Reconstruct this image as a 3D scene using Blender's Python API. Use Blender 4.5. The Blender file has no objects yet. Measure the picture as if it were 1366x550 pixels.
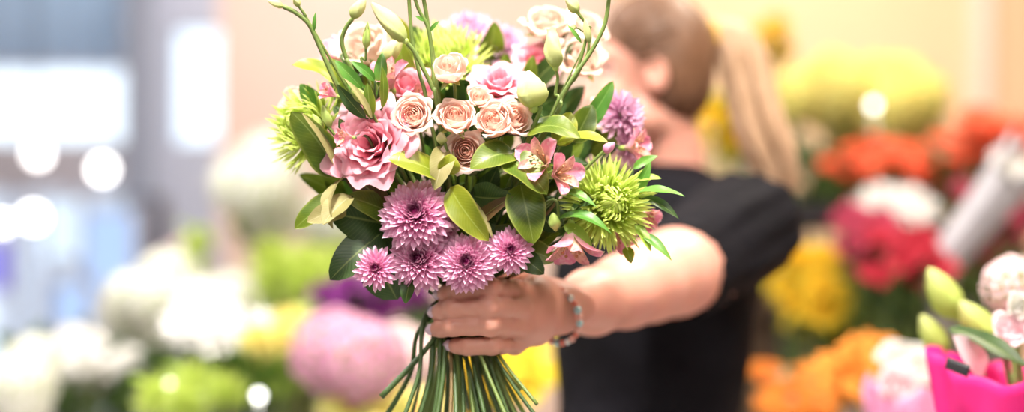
import bpy, math, random
import numpy as np
from mathutils import Vector, Matrix

random.seed(7); rng = np.random.default_rng(7)
SC = bpy.context.scene
COL = SC.collection
PI = math.pi
FPX = 1820.0          # focal length in pixels for a 1366 px wide frame
CAMZ = 1.33
F0 = 1.30             # focus distance

def P(px, py, Y):
    """world point at depth Y that the camera sees at that pixel"""
    return np.array([(px - 683) / FPX * Y, Y, CAMZ - (py - 275) / FPX * Y])
def D(px, py, mm=0.0):
    return P(px, py, F0 + mm / 1000.0)
def unit(v):
    v = np.asarray(v, float); n = np.linalg.norm(v); return v / (n if n else 1)

# ------------------------------------------------------------------ materials
def mat(name, fn):
    m = bpy.data.materials.new(name); m.use_nodes = True
    nt = m.node_tree; nt.nodes.clear()
    out = nt.nodes.new('ShaderNodeOutputMaterial')
    sh = fn(nt); nt.links.new(sh, out.inputs['Surface'])
    return m
def ramp(nt, fac, stops, interp='LINEAR'):
    r = nt.nodes.new('ShaderNodeValToRGB'); r.color_ramp.interpolation = interp
    e = r.color_ramp.elements
    while len(e) < len(stops): e.new(0.5)
    for k, (p, c) in enumerate(stops):
        e[k].position = p; e[k].color = (*c, 1)
    nt.links.new(fac, r.inputs[0]); return r.outputs[0]
def mixc(nt, a, b, f, mode='MIX'):
    n = nt.nodes.new('ShaderNodeMix'); n.data_type = 'RGBA'; n.blend_type = mode
    for sock, v in ((n.inputs[0], f), (n.inputs[6], a), (n.inputs[7], b)):
        if isinstance(v, (int, float)): sock.default_value = v
        elif isinstance(v, tuple): sock.default_value = (*v, 1)
        else: nt.links.new(v, sock)
    return n.outputs[2]
def noise(nt, scale, detail=3, vec=None, rough=.5):
    n = nt.nodes.new('ShaderNodeTexNoise'); n.inputs['Scale'].default_value = scale
    n.inputs['Detail'].default_value = detail; n.inputs['Roughness'].default_value = rough
    if vec is None:
        tc = nt.nodes.new('ShaderNodeTexCoord'); vec = tc.outputs['Object']
    nt.links.new(vec, n.inputs['Vector']); return n.outputs['Fac']
def attr(nt):
    a = nt.nodes.new('ShaderNodeAttribute'); a.attribute_name = 'tint'
    s = nt.nodes.new('ShaderNodeSeparateColor'); nt.links.new(a.outputs['Color'], s.inputs[0])
    return s.outputs[0], s.outputs[1], s.outputs[2]
def math_(nt, op, a, b=None):
    n = nt.nodes.new('ShaderNodeMath'); n.operation = op
    for k, v in enumerate((a, b)):
        if v is None: continue
        if isinstance(v, (int, float)): n.inputs[k].default_value = v
        else: nt.links.new(v, n.inputs[k])
    return n.outputs[0]
def principled(nt, col, rough=.5, spec=.5, bump=None, bstr=.3, metal=0, sss=0, coat=0, sheen=0, bdist=.001):
    p = nt.nodes.new('ShaderNodeBsdfPrincipled')
    if isinstance(col, tuple): p.inputs['Base Color'].default_value = (*col, 1)
    else: nt.links.new(col, p.inputs['Base Color'])
    p.inputs['Roughness'].default_value = rough
    p.inputs['Specular IOR Level'].default_value = spec
    p.inputs['Metallic'].default_value = metal
    p.inputs['Coat Weight'].default_value = coat
    p.inputs['Sheen Weight'].default_value = sheen
    if sss:
        p.inputs['Subsurface Weight'].default_value = sss
        p.inputs['Subsurface Radius'].default_value = (.012, .004, .002)
        p.inputs['Subsurface Scale'].default_value = 1.0
    if bump is not None:
        b = nt.nodes.new('ShaderNodeBump'); b.inputs['Strength'].default_value = bstr
        b.inputs['Distance'].default_value = bdist
        nt.links.new(bump, b.inputs['Height']); nt.links.new(b.outputs[0], p.inputs['Normal'])
    return p.outputs[0]
def trans_mix(nt, sh, col, f):
    t = nt.nodes.new('ShaderNodeBsdfTranslucent')
    if isinstance(col, tuple): t.inputs[0].default_value = (*col, 1)
    else: nt.links.new(col, t.inputs[0])
    m = nt.nodes.new('ShaderNodeMixShader'); m.inputs[0].default_value = f
    nt.links.new(sh, m.inputs[1]); nt.links.new(t.outputs[0], m.inputs[2]); return m.outputs[0]

def petal_mat(name, stops, tf=.35, layer=None, lf=.6, vein=None, rough=.6):
    """stops: colour along the petal (0 base .. 1 tip); layer: pigment of the youngest petals at the centre"""
    def fn(nt):
        t, l, r = attr(nt)
        c = ramp(nt, t, stops)
        if layer: 
            f = ramp(nt, l, [(lf * .4, (1, 1, 1)), (lf, (0, 0, 0))])
            c = mixc(nt, c, layer, f)
        n = noise(nt, 180, 2)
        c = mixc(nt, c, (1, 1, 1), math_(nt, 'MULTIPLY', n, .06))
        if vein: 
            w = ramp(nt, noise(nt, 420, 2), [(.50, (0, 0, 0)), (.62, (1, 1, 1))])
            c = mixc(nt, c, vein, math_(nt, 'MULTIPLY', w, .35))
        return trans_mix(nt, principled(nt, c, rough, .12, bump=noise(nt, 700, 2), bstr=.15), c, tf)
    return mat(name, fn)
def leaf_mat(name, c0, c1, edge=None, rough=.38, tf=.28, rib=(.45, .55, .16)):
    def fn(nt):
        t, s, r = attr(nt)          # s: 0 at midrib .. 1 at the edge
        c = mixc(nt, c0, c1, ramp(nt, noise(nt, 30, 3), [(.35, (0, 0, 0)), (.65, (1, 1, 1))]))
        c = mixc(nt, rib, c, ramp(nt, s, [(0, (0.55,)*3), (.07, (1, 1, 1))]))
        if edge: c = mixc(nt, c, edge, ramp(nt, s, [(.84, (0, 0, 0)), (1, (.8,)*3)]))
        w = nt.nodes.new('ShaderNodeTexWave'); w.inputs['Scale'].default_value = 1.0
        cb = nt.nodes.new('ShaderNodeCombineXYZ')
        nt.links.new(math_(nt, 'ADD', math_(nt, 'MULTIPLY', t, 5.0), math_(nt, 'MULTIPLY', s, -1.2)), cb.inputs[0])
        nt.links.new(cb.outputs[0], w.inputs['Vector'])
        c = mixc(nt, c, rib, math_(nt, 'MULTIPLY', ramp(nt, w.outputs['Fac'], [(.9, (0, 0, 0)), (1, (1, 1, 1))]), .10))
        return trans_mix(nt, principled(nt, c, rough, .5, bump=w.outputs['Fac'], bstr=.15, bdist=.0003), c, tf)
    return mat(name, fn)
def plain(name, col, rough=.5, var=.12, scale=20, **k):
    def fn(nt):
        n = noise(nt, scale, 4)
        d = tuple(x * (1 - var) for x in col); l = tuple(min(1, x * (1 + var)) for x in col)
        return principled(nt, mixc(nt, d, l, n), rough, bump=n, bstr=.15, **k)
    return mat(name, fn)
def emit(name, col, s):
    def fn(nt):
        e = nt.nodes.new('ShaderNodeEmission'); e.inputs[0].default_value = (*col, 1); e.inputs[1].default_value = s
        return e.outputs[0]
    return mat(name, fn)

M = {}
M['lilac'] = petal_mat('lilac petal', [(0, (.40, .03, .20)), (.3, (.76, .20, .46)), (.65, (.92, .42, .66)), (1, (.97, .66, .83))], .28, (.30, .004, .13), .27)
M['lilac_pale'] = petal_mat('pale lilac petal', [(0, (.58, .22, .42)), (.5, (.72, .38, .57)), (1, (.80, .52, .69))], .35)
M['lime'] = petal_mat('lime petal', [(0, (.45, .58, .05)), (.5, (.66, .80, .13)), (1, (.82, .92, .30))], .45, (.60, .74, .10), .4)
M['peach'] = petal_mat('peach petal', [(0, (.92, .52, .42)), (.4, (.95, .64, .54)), (.85, (.96, .73, .65)), (1, (.95, .77, .69))], .42, (.95, .60, .48), .6)
M['cream'] = petal_mat('cream petal', [(0, (.80, .52, .36)), (.5, (.82, .60, .48)), (1, (.83, .66, .57))], .3)
M['rosepink'] = petal_mat('pink petal', [(0, (.88, .36, .36)), (.4, (.93, .33, .43)), (.9, (.95, .44, .54)), (1, (.96, .56, .64))], .3)
M['alstro'] = petal_mat('alstroemeria petal', [(0, (.85, .60, .45)), (.35, (.88, .42, .52)), (.8, (.84, .22, .38)), (.96, (.86, .34, .46)), (1, (.55, .55, .25))], .3, vein=(.93, .72, .70))
M['alstro_in'] = petal_mat('streaked inner petal', [(0, (.90, .80, .45)), (.5, (.93, .70, .45)), (1, (.90, .35, .45))], .35, vein=(.55, .05, .1))
M['bud'] = petal_mat('green white bud', [(0, (.38, .48, .12)), (.45, (.70, .72, .32)), (1, (.82, .78, .48))], .3)
M['white'] = petal_mat('white petal', [(0, (.78, .80, .62)), (.5, (.93, .91, .87)), (1, (.96, .94, .93))], .35)
M['palepink'] = petal_mat('pale pink petal', [(0, (.93, .60, .66)), (1, (.98, .80, .84))], .35)
M['mauve'] = petal_mat('mauve petal', [(0, (.66, .26, .44)), (1, (.88, .50, .68))], .35)
M['purple'] = petal_mat('deep purple petal', [(0, (.14, .0, .12)), (1, (.34, .04, .34))], .3)
M['yellow'] = petal_mat('yellow petal', [(0, (.90, .50, .01)), (1, (.98, .78, .04))], .35)
M['lemon'] = petal_mat('lemon petal', [(0, (.93, .75, .12)), (1, (.99, .93, .42))], .4)
M['red'] = petal_mat('red petal', [(0, (.32, .0, .02)), (1, (.66, .015, .05))], .3)
M['scarlet'] = petal_mat('scarlet petal', [(0, (.80, .06, .02)), (1, (.97, .16, .05))], .35)
M['orange'] = petal_mat('orange petal', [(0, (.85, .18, .01)), (1, (.97, .38, .04))], .35)
M['crimson'] = petal_mat('crimson pink petal', [(0, (.28, .012, .06)), (1, (.58, .05, .12))], .3)
M['leaf'] = leaf_mat('green leaf', (.075, .14, .010), (.18, .24, .018), edge=(.34, .38, .07))
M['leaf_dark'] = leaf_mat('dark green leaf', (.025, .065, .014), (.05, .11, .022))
M['leaf_yel'] = leaf_mat('yellow green leaf', (.18, .24, .012), (.32, .35, .025), edge=(.5, .48, .1))
M['leaf_tan'] = leaf_mat('pale leaf underside', (.30, .28, .10), (.42, .36, .15), rib=(.7, .62, .4), rough=.6)
M['leaf_lime'] = leaf_mat('lime leaf', (.32, .50, .05), (.45, .62, .12))
M['leaf_fresh'] = leaf_mat('fresh green leaf', (.08, .24, .03), (.16, .36, .05), rib=(.4, .6, .2))
M['leaf_brown'] = leaf_mat('bronze leaf', (.10, .05, .025), (.16, .10, .035))
M['stem'] = plain('green stem', (.16, .23, .055), .45, .3, 60)
M['stem_dark'] = plain('dark green stem', (.06, .11, .03), .45, .3, 60)
M['stem_brown'] = plain('woody stem', (.22, .15, .06), .6, .3, 60)
M['calyx'] = plain('calyx green', (.38, .50, .12), .5, .2, 80)
M['stamen'] = plain('stamen', (.55, .25, .12), .6)
M['skin'] = mat('skin', lambda nt: principled(nt, mixc(nt, (.68, .31, .235), (.77, .40, .31), noise(nt, 14, 4)), .42, .4,
                bump=noise(nt, 260, 3), bstr=.12, sss=.25, bdist=.0008))
M['nail'] = plain('nail polish', (.72, .55, .68), .15, .03, coat=.6)
M['hair'] = mat('brown hair', lambda nt: principled(nt, mixc(nt, (.10, .045, .022), (.24, .12, .065), noise(nt, 55, 4)), .42, .5, bump=noise(nt, 240, 3), bstr=.5, bdist=.002))
M['hair_light'] = mat('light brown hair', lambda nt: principled(nt, mixc(nt, (.46, .27, .15), (.78, .54, .36), noise(nt, 40, 4)), .42, .5, bump=noise(nt, 200, 3), bstr=.4, bdist=.002))
M['black'] = mat('black cloth', lambda nt: principled(nt, mixc(nt, (.003, .003, .004), (.007, .006, .010), noise(nt, 9, 4)), .85, .15, bump=noise(nt, 14, 4), bstr=.7, bdist=.02, sheen=0))
M['dark'] = plain('black plastic', (.02, .02, .024), .4)
M['magenta'] = mat('magenta paper', lambda nt: trans_mix(nt, principled(nt, mixc(nt, (.91, .02, .27), (.95, .05, .36), noise(nt, 8, 3)), .45, .4, bump=noise(nt, 30, 3), bstr=.35, bdist=.004), (.95, .03, .24), .3))
M['pinkpaper'] = mat('pale pink tissue', lambda nt: trans_mix(nt, principled(nt, mixc(nt, (.96, .45, .72), (.98, .60, .82), noise(nt, 10, 3)), .6, .3, bump=noise(nt, 30, 3), bstr=.4, bdist=.004), (.98, .6, .85), .35))
M['sleeve'] = mat('clear film', lambda nt: trans_mix(nt, principled(nt, mixc(nt, (.50, .48, .52), (.78, .76, .80), noise(nt, 12, 3)), .25, .6, bump=noise(nt, 25, 3), bstr=.5, bdist=.004), (.9, .9, .93), .35))
M['zinc'] = plain('zinc bucket', (.42, .44, .46), .35, .15, 30, metal=.8)
M['whitewood'] = plain('white painted wood', (.80, .79, .76), .5, .05)
M['darkwood'] = plain('dark wood', (.10, .06, .035), .5, .3, 15)
M['steel'] = plain('brushed steel', (.62, .63, .66), .3, .05, 10, metal=.7)
M['wall'] = plain('warm plaster', (.74, .56, .48), .8, .05, 2)
M['wall_pale'] = plain('pale plaster', (.78, .76, .74), .8, .05, 2)
M['ochre'] = mat('ochre plaster', lambda nt: principled(nt, mixc(nt, (.86, .60, .40), (.90, .67, .47), noise(nt, 1.2, 3)), .8, .2))
M['ceilingm'] = plain('ceiling white', (.85, .84, .82), .9, .03, 2)
M['tile'] = mat('floor tile', lambda nt: principled(nt, mixc(nt, (.48, .46, .44), (.58, .56, .54), noise(nt, 3, 4)), .35, .5))
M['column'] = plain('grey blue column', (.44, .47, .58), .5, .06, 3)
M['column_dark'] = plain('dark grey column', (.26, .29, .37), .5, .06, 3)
M['beam'] = plain('mauve grey beam', (.42, .40, .45), .6, .1, 3)
M['blind'] = mat('roller blind', lambda nt: trans_mix(nt, principled(nt, (.72, .80, .88), .8, .2), (.70, .78, .88), .55))
def _glass(nt):
    t = nt.nodes.new('ShaderNodeBsdfTransparent'); t.inputs[0].default_value = (.93, .97, 1, 1)
    g = nt.nodes.new('ShaderNodeBsdfGlossy'); g.inputs['Roughness'].default_value = .03
    m = nt.nodes.new('ShaderNodeMixShader'); m.inputs[0].default_value = .07
    nt.links.new(t.outputs[0], m.inputs[1]); nt.links.new(g.outputs[0], m.inputs[2]); return m.outputs[0]
M['glass'] = mat('window glass', _glass)
M['lamp'] = emit('lamp glow', (1, .97, .94), 9)
M['highlight_glow'] = emit('highlight glow', (1, .97, .92), 7)  # glow of the balls added as highlights among the flowers
M['box_blue'] = emit('blue light box', (.48, .66, 1), 1.15)
M['box_pale'] = emit('pale light box', (.72, .86, 1), 1.3)
M['box_violet'] = emit('violet light box', (.35, .33, 1), 1.0)
M['facade'] = plain('pale facade', (.70, .73, .80), .7, .05, 1)
M['gold'] = plain('mustard elastic', (.85, .55, .05), .6)
M['bead_r'] = plain('coral bead', (.75, .22, .16), .25, .1)
M['bead_t'] = plain('turquoise bead', (.45, .66, .70), .2, .1)
M['bead_p'] = plain('pink stone bead', (.85, .45, .38), .25, .1)
M['bead_w'] = plain('white bead', (.80, .78, .76), .2, .05)
M['eye'] = plain('eye white', (.8, .78, .75), .1, .02)
M['iris'] = plain('brown iris', (.08, .04, .02), .1, .1)
M['lip'] = plain('lip', (.62, .22, .2), .35, .05)
M['denim'] = plain('dark trousers', (.03, .035, .06), .8, .2, 40)

# ------------------------------------------------------------------ mesh builder
class MB:
    def __init__(s): s.v = []; s.f = []; s.c = []; s.n = 0
    def add(s, V, F, C=None):
        V = np.asarray(V, float).reshape(-1, 3)
        if C is None: C = np.zeros_like(V)
        s.v.append(V); s.c.append(np.asarray(C, float).reshape(-1, 3))
        s.f += [tuple(i + s.n for i in f) for f in F]; s.n += len(V)
    def grid(s, G, C=None, closed=False):
        nu, nv = G.shape[:2]; F = []
        for i in range(nu - 1):
            for j in range(nv if closed else nv - 1):
                k = (j + 1) % nv
                F.append((i * nv + j, i * nv + k, (i + 1) * nv + k, (i + 1) * nv + j))
        s.add(G.reshape(-1, 3), F, None if C is None else C.reshape(-1, 3))
    def tube(s, pts, rad, n=7, cap=True, C=None):
        pts = np.asarray(pts, float); m = len(pts)
        rad = np.broadcast_to(np.asarray(rad, float), (m,))
        T = np.gradient(pts, axis=0); T /= np.linalg.norm(T, axis=1)[:, None] + 1e-12
        ref = np.array([0, 0, 1.0]) if abs(T[0][2]) < .8 else np.array([1.0, 0, 0])
        G = np.zeros((m, n, 3)); U = unit(np.cross(T[0], ref))
        a = np.arange(n) * 2 * PI / n
        for i in range(m):
            U = unit(U - T[i] * np.dot(U, T[i])); W = np.cross(T[i], U)
            G[i] = pts[i] + rad[i] * (np.cos(a)[:, None] * U + np.sin(a)[:, None] * W)
        CC = np.zeros((m, n, 3)); CC[..., 0] = np.linspace(0, 1, m)[:, None]
        base = s.n; s.grid(G, CC, closed=True)
        if cap:
            s.f.append(tuple(base + j for j in range(n))[::-1]); s.f.append(tuple(base + (m - 1) * n + j for j in range(n)))
    def ball(s, c, r, nu=8, nv=10, ax=None):
        r = np.broadcast_to(np.asarray(r, float), (3,))
        th = np.linspace(0, PI, nu); ph = np.arange(nv) * 2 * PI / nv
        G = np.stack([np.sin(th)[:, None] * np.cos(ph), np.sin(th)[:, None] * np.sin(ph), np.cos(th)[:, None] + 0 * ph], -1) * r
        if ax is not None: G = G @ np.asarray(ax)
        CC = np.zeros((nu, nv, 3)); CC[..., 0] = np.linspace(1, 0, nu)[:, None]
        s.grid(G + np.asarray(c), CC, closed=True)
    def lathe(s, prof, n=24, c=(0, 0, 0)):
        prof = np.asarray(prof, float); a = np.arange(n) * 2 * PI / n
        G = np.stack([prof[:, 0:1] * np.cos(a), prof[:, 0:1] * np.sin(a), prof[:, 1:2] + 0 * a], -1)
        s.grid(G + np.asarray(c), None, closed=True)
    def box(s, a, b, bev=0):
        a = np.minimum(a, b).astype(float) if False else np.asarray(a, float); b = np.asarray(b, float)
        x0, y0, z0 = np.minimum(a, b); x1, y1, z1 = np.maximum(a, b)
        V = [(x, y, z) for x in (x0, x1) for y in (y0, y1) for z in (z0, z1)]
        s.add(V, [(0, 1, 3, 2), (4, 6, 7, 5), (0, 4, 5, 1), (2, 3, 7, 6), (0, 2, 6, 4), (1, 5, 7, 3)])
    def xf(s, Mx, off):
        s.v = [v @ np.asarray(Mx).T + off for v in s.v]; return s
    def data(s):
        return np.concatenate(s.v), s.f, np.concatenate(s.c)
    def build(s, name, m, parent=None, smooth=True, origin=None, bevel=0, solid=0):
        V, F, C = s.data()
        if origin is not None: V = V - np.asarray(origin)
        me = bpy.data.meshes.new(name); me.from_pydata(V.tolist(), [], F)
        if smooth: me.polygons.foreach_set('use_smooth', [True] * len(me.polygons))
        at = me.attributes.new('tint', 'FLOAT_COLOR', 'POINT')
        at.data.foreach_set('color', np.concatenate([C, np.ones((len(C), 1))], 1).astype(np.float32).ravel())
        me.materials.append(m); me.update()
        o = bpy.data.objects.new(name, me); COL.objects.link(o)
        if origin is not None: o.location = Vector(origin)
        if parent: o.parent = parent
        if bevel:
            b = o.modifiers.new('bevel', 'BEVEL'); b.width = bevel; b.segments = 2
        if solid:
            b = o.modifiers.new('thick', 'SOLIDIFY'); b.thickness = solid; b.offset = 0
        return o

def tag(o, label, cat, group=None, kind=None):
    o['label'] = label
    if cat: o['category'] = cat
    if group: o['group'] = group
    if kind: o['kind'] = kind
    return o
def empty(name, loc, mx=None):
    o = bpy.data.objects.new(name, None); COL.objects.link(o); o.empty_display_size = .02
    if mx is not None: o.matrix_world = mx
    else: o.location = Vector(loc)
    return o
def struct(name, mb, m, **k):
    o = mb.build(name, m, smooth=False, **k); o['kind'] = 'structure'; return o

def frame(face, roll=0):
    """3x3, columns x,y,z with z = face"""
    z = unit(face); r = np.array([0, 0, 1.0]) if abs(z[2]) < .9 else np.array([0, 1.0, 0])
    x = unit(np.cross(r, z)); y = np.cross(z, x)
    c, s = math.cos(roll), math.sin(roll)
    return np.stack([x * c + y * s, -x * s + y * c, z], 1)
def mxof(R, loc):
    m = Matrix.Identity(4)
    for i in range(3):
        for j in range(3): m[i][j] = float(R[i, j])
        m[i][3] = float(loc[i])
    return m
def spline(pts, n=20):
    """Catmull-Rom through the points"""
    p = np.asarray(pts, float); p = np.vstack([2 * p[0] - p[1], p, 2 * p[-1] - p[-2]])
    out = []; seg = len(p) - 3
    for k in range(n):
        u = k / (n - 1) * seg; i = min(int(u), seg - 1); t = u - i
        a, b, c, d = p[i:i + 4]
        out.append(.5 * ((2 * b) + (c - a) * t + (2 * a - 5 * b + 4 * c - d) * t * t + (3 * b - a - 3 * c + d) * t ** 3))
    return np.array(out)

# ------------------------------------------------------------------ petals
def shp_oval(t): return np.sin(PI * np.clip(t, 0, 1) ** .8) ** .7 * .98 + .04 * (1 - t)
def shp_spoon(t): return (.42 + .58 * np.sin(PI * t * .62)) * np.sqrt(np.clip(1 - t ** 5, 0, 1))
def shp_daisy(t): return (.55 + .45 * np.sin(PI * .5 * np.clip(t * 1.3, 0, 1))) * np.clip(1 - t ** 7, 0, 1) ** .6
def shp_thin(t): return np.sqrt(np.clip(1 - t ** 6, 0, 1)) * (.8 + .2 * t)
def shp_ob(t): return (.22 + .78 * np.sin(PI * .5 * np.clip(t * 1.35, 0, 1)) ** 1.3) * np.sqrt(np.clip(1 - t ** 4, 0, 1))
def petal(mb, L, W, a0, bend, cup, r0=0., z0=0., phi=0., nu=7, nv=5, shape=shp_oval, ruf=0., layer=0., bp=1., tw=0.):
    t = np.linspace(0, 1, nu); a = a0 + bend * t ** bp
    dr = np.sin(a); dz = np.cos(a); st = L / (nu - 1)
    r = r0 + np.concatenate([[0], np.cumsum((dr[1:] + dr[:-1]) / 2)]) * st
    z = z0 + np.concatenate([[0], np.cumsum((dz[1:] + dz[:-1]) / 2)]) * st
    s = np.linspace(-1, 1, nv); w = W * shape(t)
    lat = w[:, None] * s; off = cup * w[:, None] * s ** 2 + tw * lat
    if ruf:
        ph = random.random() * 6.28
        off = off + ruf * W * (t[:, None] ** 2) * np.sin(s * 5 + ph + 3 * t[:, None]) * (.3 + np.abs(s))
    Nr, Nz = -np.cos(a)[:, None], np.sin(a)[:, None]
    R = r[:, None] + Nr * off; Z = z[:, None] + Nz * off
    c, sn = math.cos(phi), math.sin(phi)
    G = np.stack([R * c - lat * sn, R * sn + lat * c, Z], -1)
    C = np.zeros((nu, nv, 3)); C[..., 0] = t[:, None]; C[..., 1] = layer; C[..., 2] = np.abs(s)
    mb.grid(G, C)
def wrap(mb, prof_r, prof_z, phi, dphi, layer, open_=0.15, ruf=0., nu=8, nv=9, top=.22, tip=0.):
    """petal that wraps round the flower axis: part of a surface of revolution, edges flared"""
    t = np.linspace(0, 1, nu)
    k = np.linspace(0, 1, len(prof_r)); r = np.interp(t, k, prof_r); z = np.interp(t, k, prof_z)
    s = np.linspace(-1, 1, nv)
    wid = np.sin(PI * np.clip(.18 + t * .62, 0, 1))
    ph = phi + s * dphi * wid[:, None]
    hs = 1 - top * (np.abs(s) ** 2.5) * t[:, None] + tip * (1 - np.abs(s)) * t[:, None] ** 3
    Rr = r[:, None] * (1 + open_ * (s ** 2) * t[:, None] + 0.02 * s)
    Z = z[:, None] * hs
    if ruf:
        q = random.random() * 6.28
        w = ruf * max(prof_r) * t[:, None] ** 3
        Rr = Rr + w * np.sin(s * 7 + q); Z = Z + w * .8 * np.cos(s * 9 + q * 2)
    G = np.stack([Rr * np.cos(ph), Rr * np.sin(ph), Z], -1)
    C = np.zeros((nu, nv, 3)); C[..., 0] = t[:, None]; C[..., 1] = layer; C[..., 2] = np.abs(s)
    mb.grid(G, C)

GA = 2.399963
def b_mum(R, n=150, nu=7, nv=5, w=1.0, mat_='lilac', split=.32):
    """pompon chrysanthemum: returns [(part, MB, mat)]"""
    out, inn = MB(), MB()
    for i in range(n):
        u = (i + .5) / n
        a = math.radians(4 + 98 * u ** .75) + random.gauss(0, .06)
        L = R * (.14 + .82 * u ** .55) * random.uniform(.93, 1.07)
        W = R * (.060 + .060 * u) * w
        bend = -.75 + .75 * u + random.gauss(0, .08)
        petal(inn if u < split else out, L, W, a, bend, .85 - .3 * u, r0=R * .16 * u ** .5, z0=R * (.22 - .2 * u), phi=i * GA + random.gauss(0, .05),
              nu=nu, nv=nv, shape=shp_daisy, layer=u)
    ca = MB()
    for k in range(10): petal(ca, R * .38, R * .1, 1.75, -.5, .3, r0=0.05 * R, z0=-.12 * R, phi=k * .628, nu=4, nv=3)
    ca.ball((0, 0, -.1 * R), (R * .2, R * .2, R * .16), 6, 8)
    return [('ray_petals', out, M[mat_]), ('inner_petals', inn, M[mat_]), ('calyx', ca, M['calyx'])]
def b_spider(R, n=210, nu=8, droop=1.0, mat_='lime'):
    out, inn = MB(), MB()
    for i in range(n):
        u = (i + .5) / n
        a = math.radians(6 + (88 + 40 * droop * u) * u) + random.gauss(0, .12)
        L = R * (.50 + .62 * u ** .7) * random.uniform(.85, 1.15)
        bend = (-2.2 + 1.0 * u + 1.5 * droop * max(0, u - .6)) + random.gauss(0, .28)
        petal(inn if u < .3 else out, L, R * .036, a, bend, 1.1, r0=R * .12 * u ** .5, z0=R * (.15 - .18 * u), phi=i * GA + random.gauss(0, .08),
              nu=nu, nv=3, shape=shp_thin, layer=u, bp=1.2)
    ca = MB(); ca.ball((0, 0, -.1 * R), (R * .22, R * .22, R * .16), 6, 8)
    for k in range(9): petal(ca, R * .4, R * .1, 1.8, -.4, .3, z0=-.12 * R, phi=k * .7, nu=4, nv=3)
    return [('ray_petals', out, M[mat_]), ('inner_petals', inn, M[mat_]), ('calyx', ca, M['calyx'])]
def b_rose(R, n=20, mat_='peach', openn=.25, ruf=.03, H=1.25, parts=True, nu=8, nv=9, guard=5):
    """cup of wrapped petals; the outer guard petals are parts of their own"""
    heart = MB(); res = []
    for i in range(n):
        u = i / (n - 1)
        rb = R * (.07 + .87 * u ** .85)
        h = R * H * (.97 + .05 * math.sin(i) * .5 - .17 * u)
        z0 = R * .0
        lip = openn * u ** 1.4
        inw = .42 * (1 - u) ** 1.5
        pr = [rb * .25, rb * .75, rb * 1.0, rb * (1.0 + .1 * lip), rb * (.93 + .70 * lip - inw * .6), rb * (.97 + 1.05 * lip - inw)]
        pz = [z0 * 0, h * .18, h * .45, h * .75, h * .97, h * (1.0 - .25 * lip)]
        tgt = heart
        if parts and i >= n - guard: tgt = MB(); res.append(('petal', tgt, M[mat_]))
        wrap(tgt, pr, pz, i * GA * .97, math.radians(78 - 20 * u), u, open_=.05 + .12 * u, ruf=ruf * (.5 + u), nu=nu, nv=nv, top=.16)
    ca = MB()
    for k in range(5): petal(ca, R * .95, R * .17, 1.25, .9 if k % 2 else .2, .3, r0=R * .1, z0=-R * .05, phi=k * 1.2566, nu=6, nv=3)
    ca.ball((0, 0, -R * .08), (R * .24, R * .24, R * .22), 7, 9)
    return [('heart_petals' if parts else 'petals', heart, M[mat_])] + res + [('calyx', ca, M['calyx'])]
def b_lisi(R, n=12, mat_='rosepink'):
    res = []
    for i in range(n):
        u = i / (n - 1)
        m = MB(); rb = R * (.18 + .60 * u); h = R * (1.05 - .25 * u); lip = .25 + .5 * u
        pr = [rb * .15, rb * .55, rb * .85, rb * (1.0 + .2 * lip), rb * (1.0 + .7 * lip)]
        pz = [0, h * .3, h * .62, h * .9, h * (1.0 - .15 * lip * u)]
        wrap(m, pr, pz, i * GA, math.radians(86 - 18 * u), u, open_=.10, ruf=.075, nu=11, nv=17, top=.10)
        res.append(('petal', m, M[mat_]))
    ca = MB()
    for k in range(5): petal(ca, R * .8, R * .05, 1.0, .3, .3, r0=R * .08, phi=k * 1.2566, nu=5, nv=3)
    ca.ball((0, 0, -R * .02), (R * .15, R * .15, R * .14), 6, 8)
    return res + [('calyx', ca, M['calyx'])]
def b_alstro(R, openn=.75, mat_='alstro', droop=.35):
    res = []
    for k in range(3):
        m = MB(); petal(m, R * 1.25, R * .42, openn * .55, openn * .75 + droop * .4, .45, r0=R * .05, phi=k * 2.094 + .3, nu=11, nv=9, shape=shp_ob, ruf=.06, bp=1.1)
        res.append(('petal', m, M[mat_]))
    for k in range(3):
        m = MB(); petal(m, R * 1.2, R * .24, openn * .42, openn * .7, .7, r0=R * .04, phi=k * 2.094 + 1.35, nu=11, nv=7, shape=shp_ob, ruf=.04)
        res.append(('petal', m, M['alstro_in']))
    st = MB()
    for k in range(5):
        a = k * 1.2566; e = np.array([math.cos(a) * R * .25, math.sin(a) * R * .25, R * .8])
        st.tube(spline([(0, 0, 0), (e[0] * .4, e[1] * .4, R * .4), e], 6), R * .015, 4)
        st.ball(e, R * .05, 5, 6)
    ca = MB(); ca.ball((0, 0, -R * .06), (R * .13, R * .13, R * .2), 7, 8)
    return res + [('stamens', st, M['stamen']), ('ovary', ca, M['calyx'])]
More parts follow.
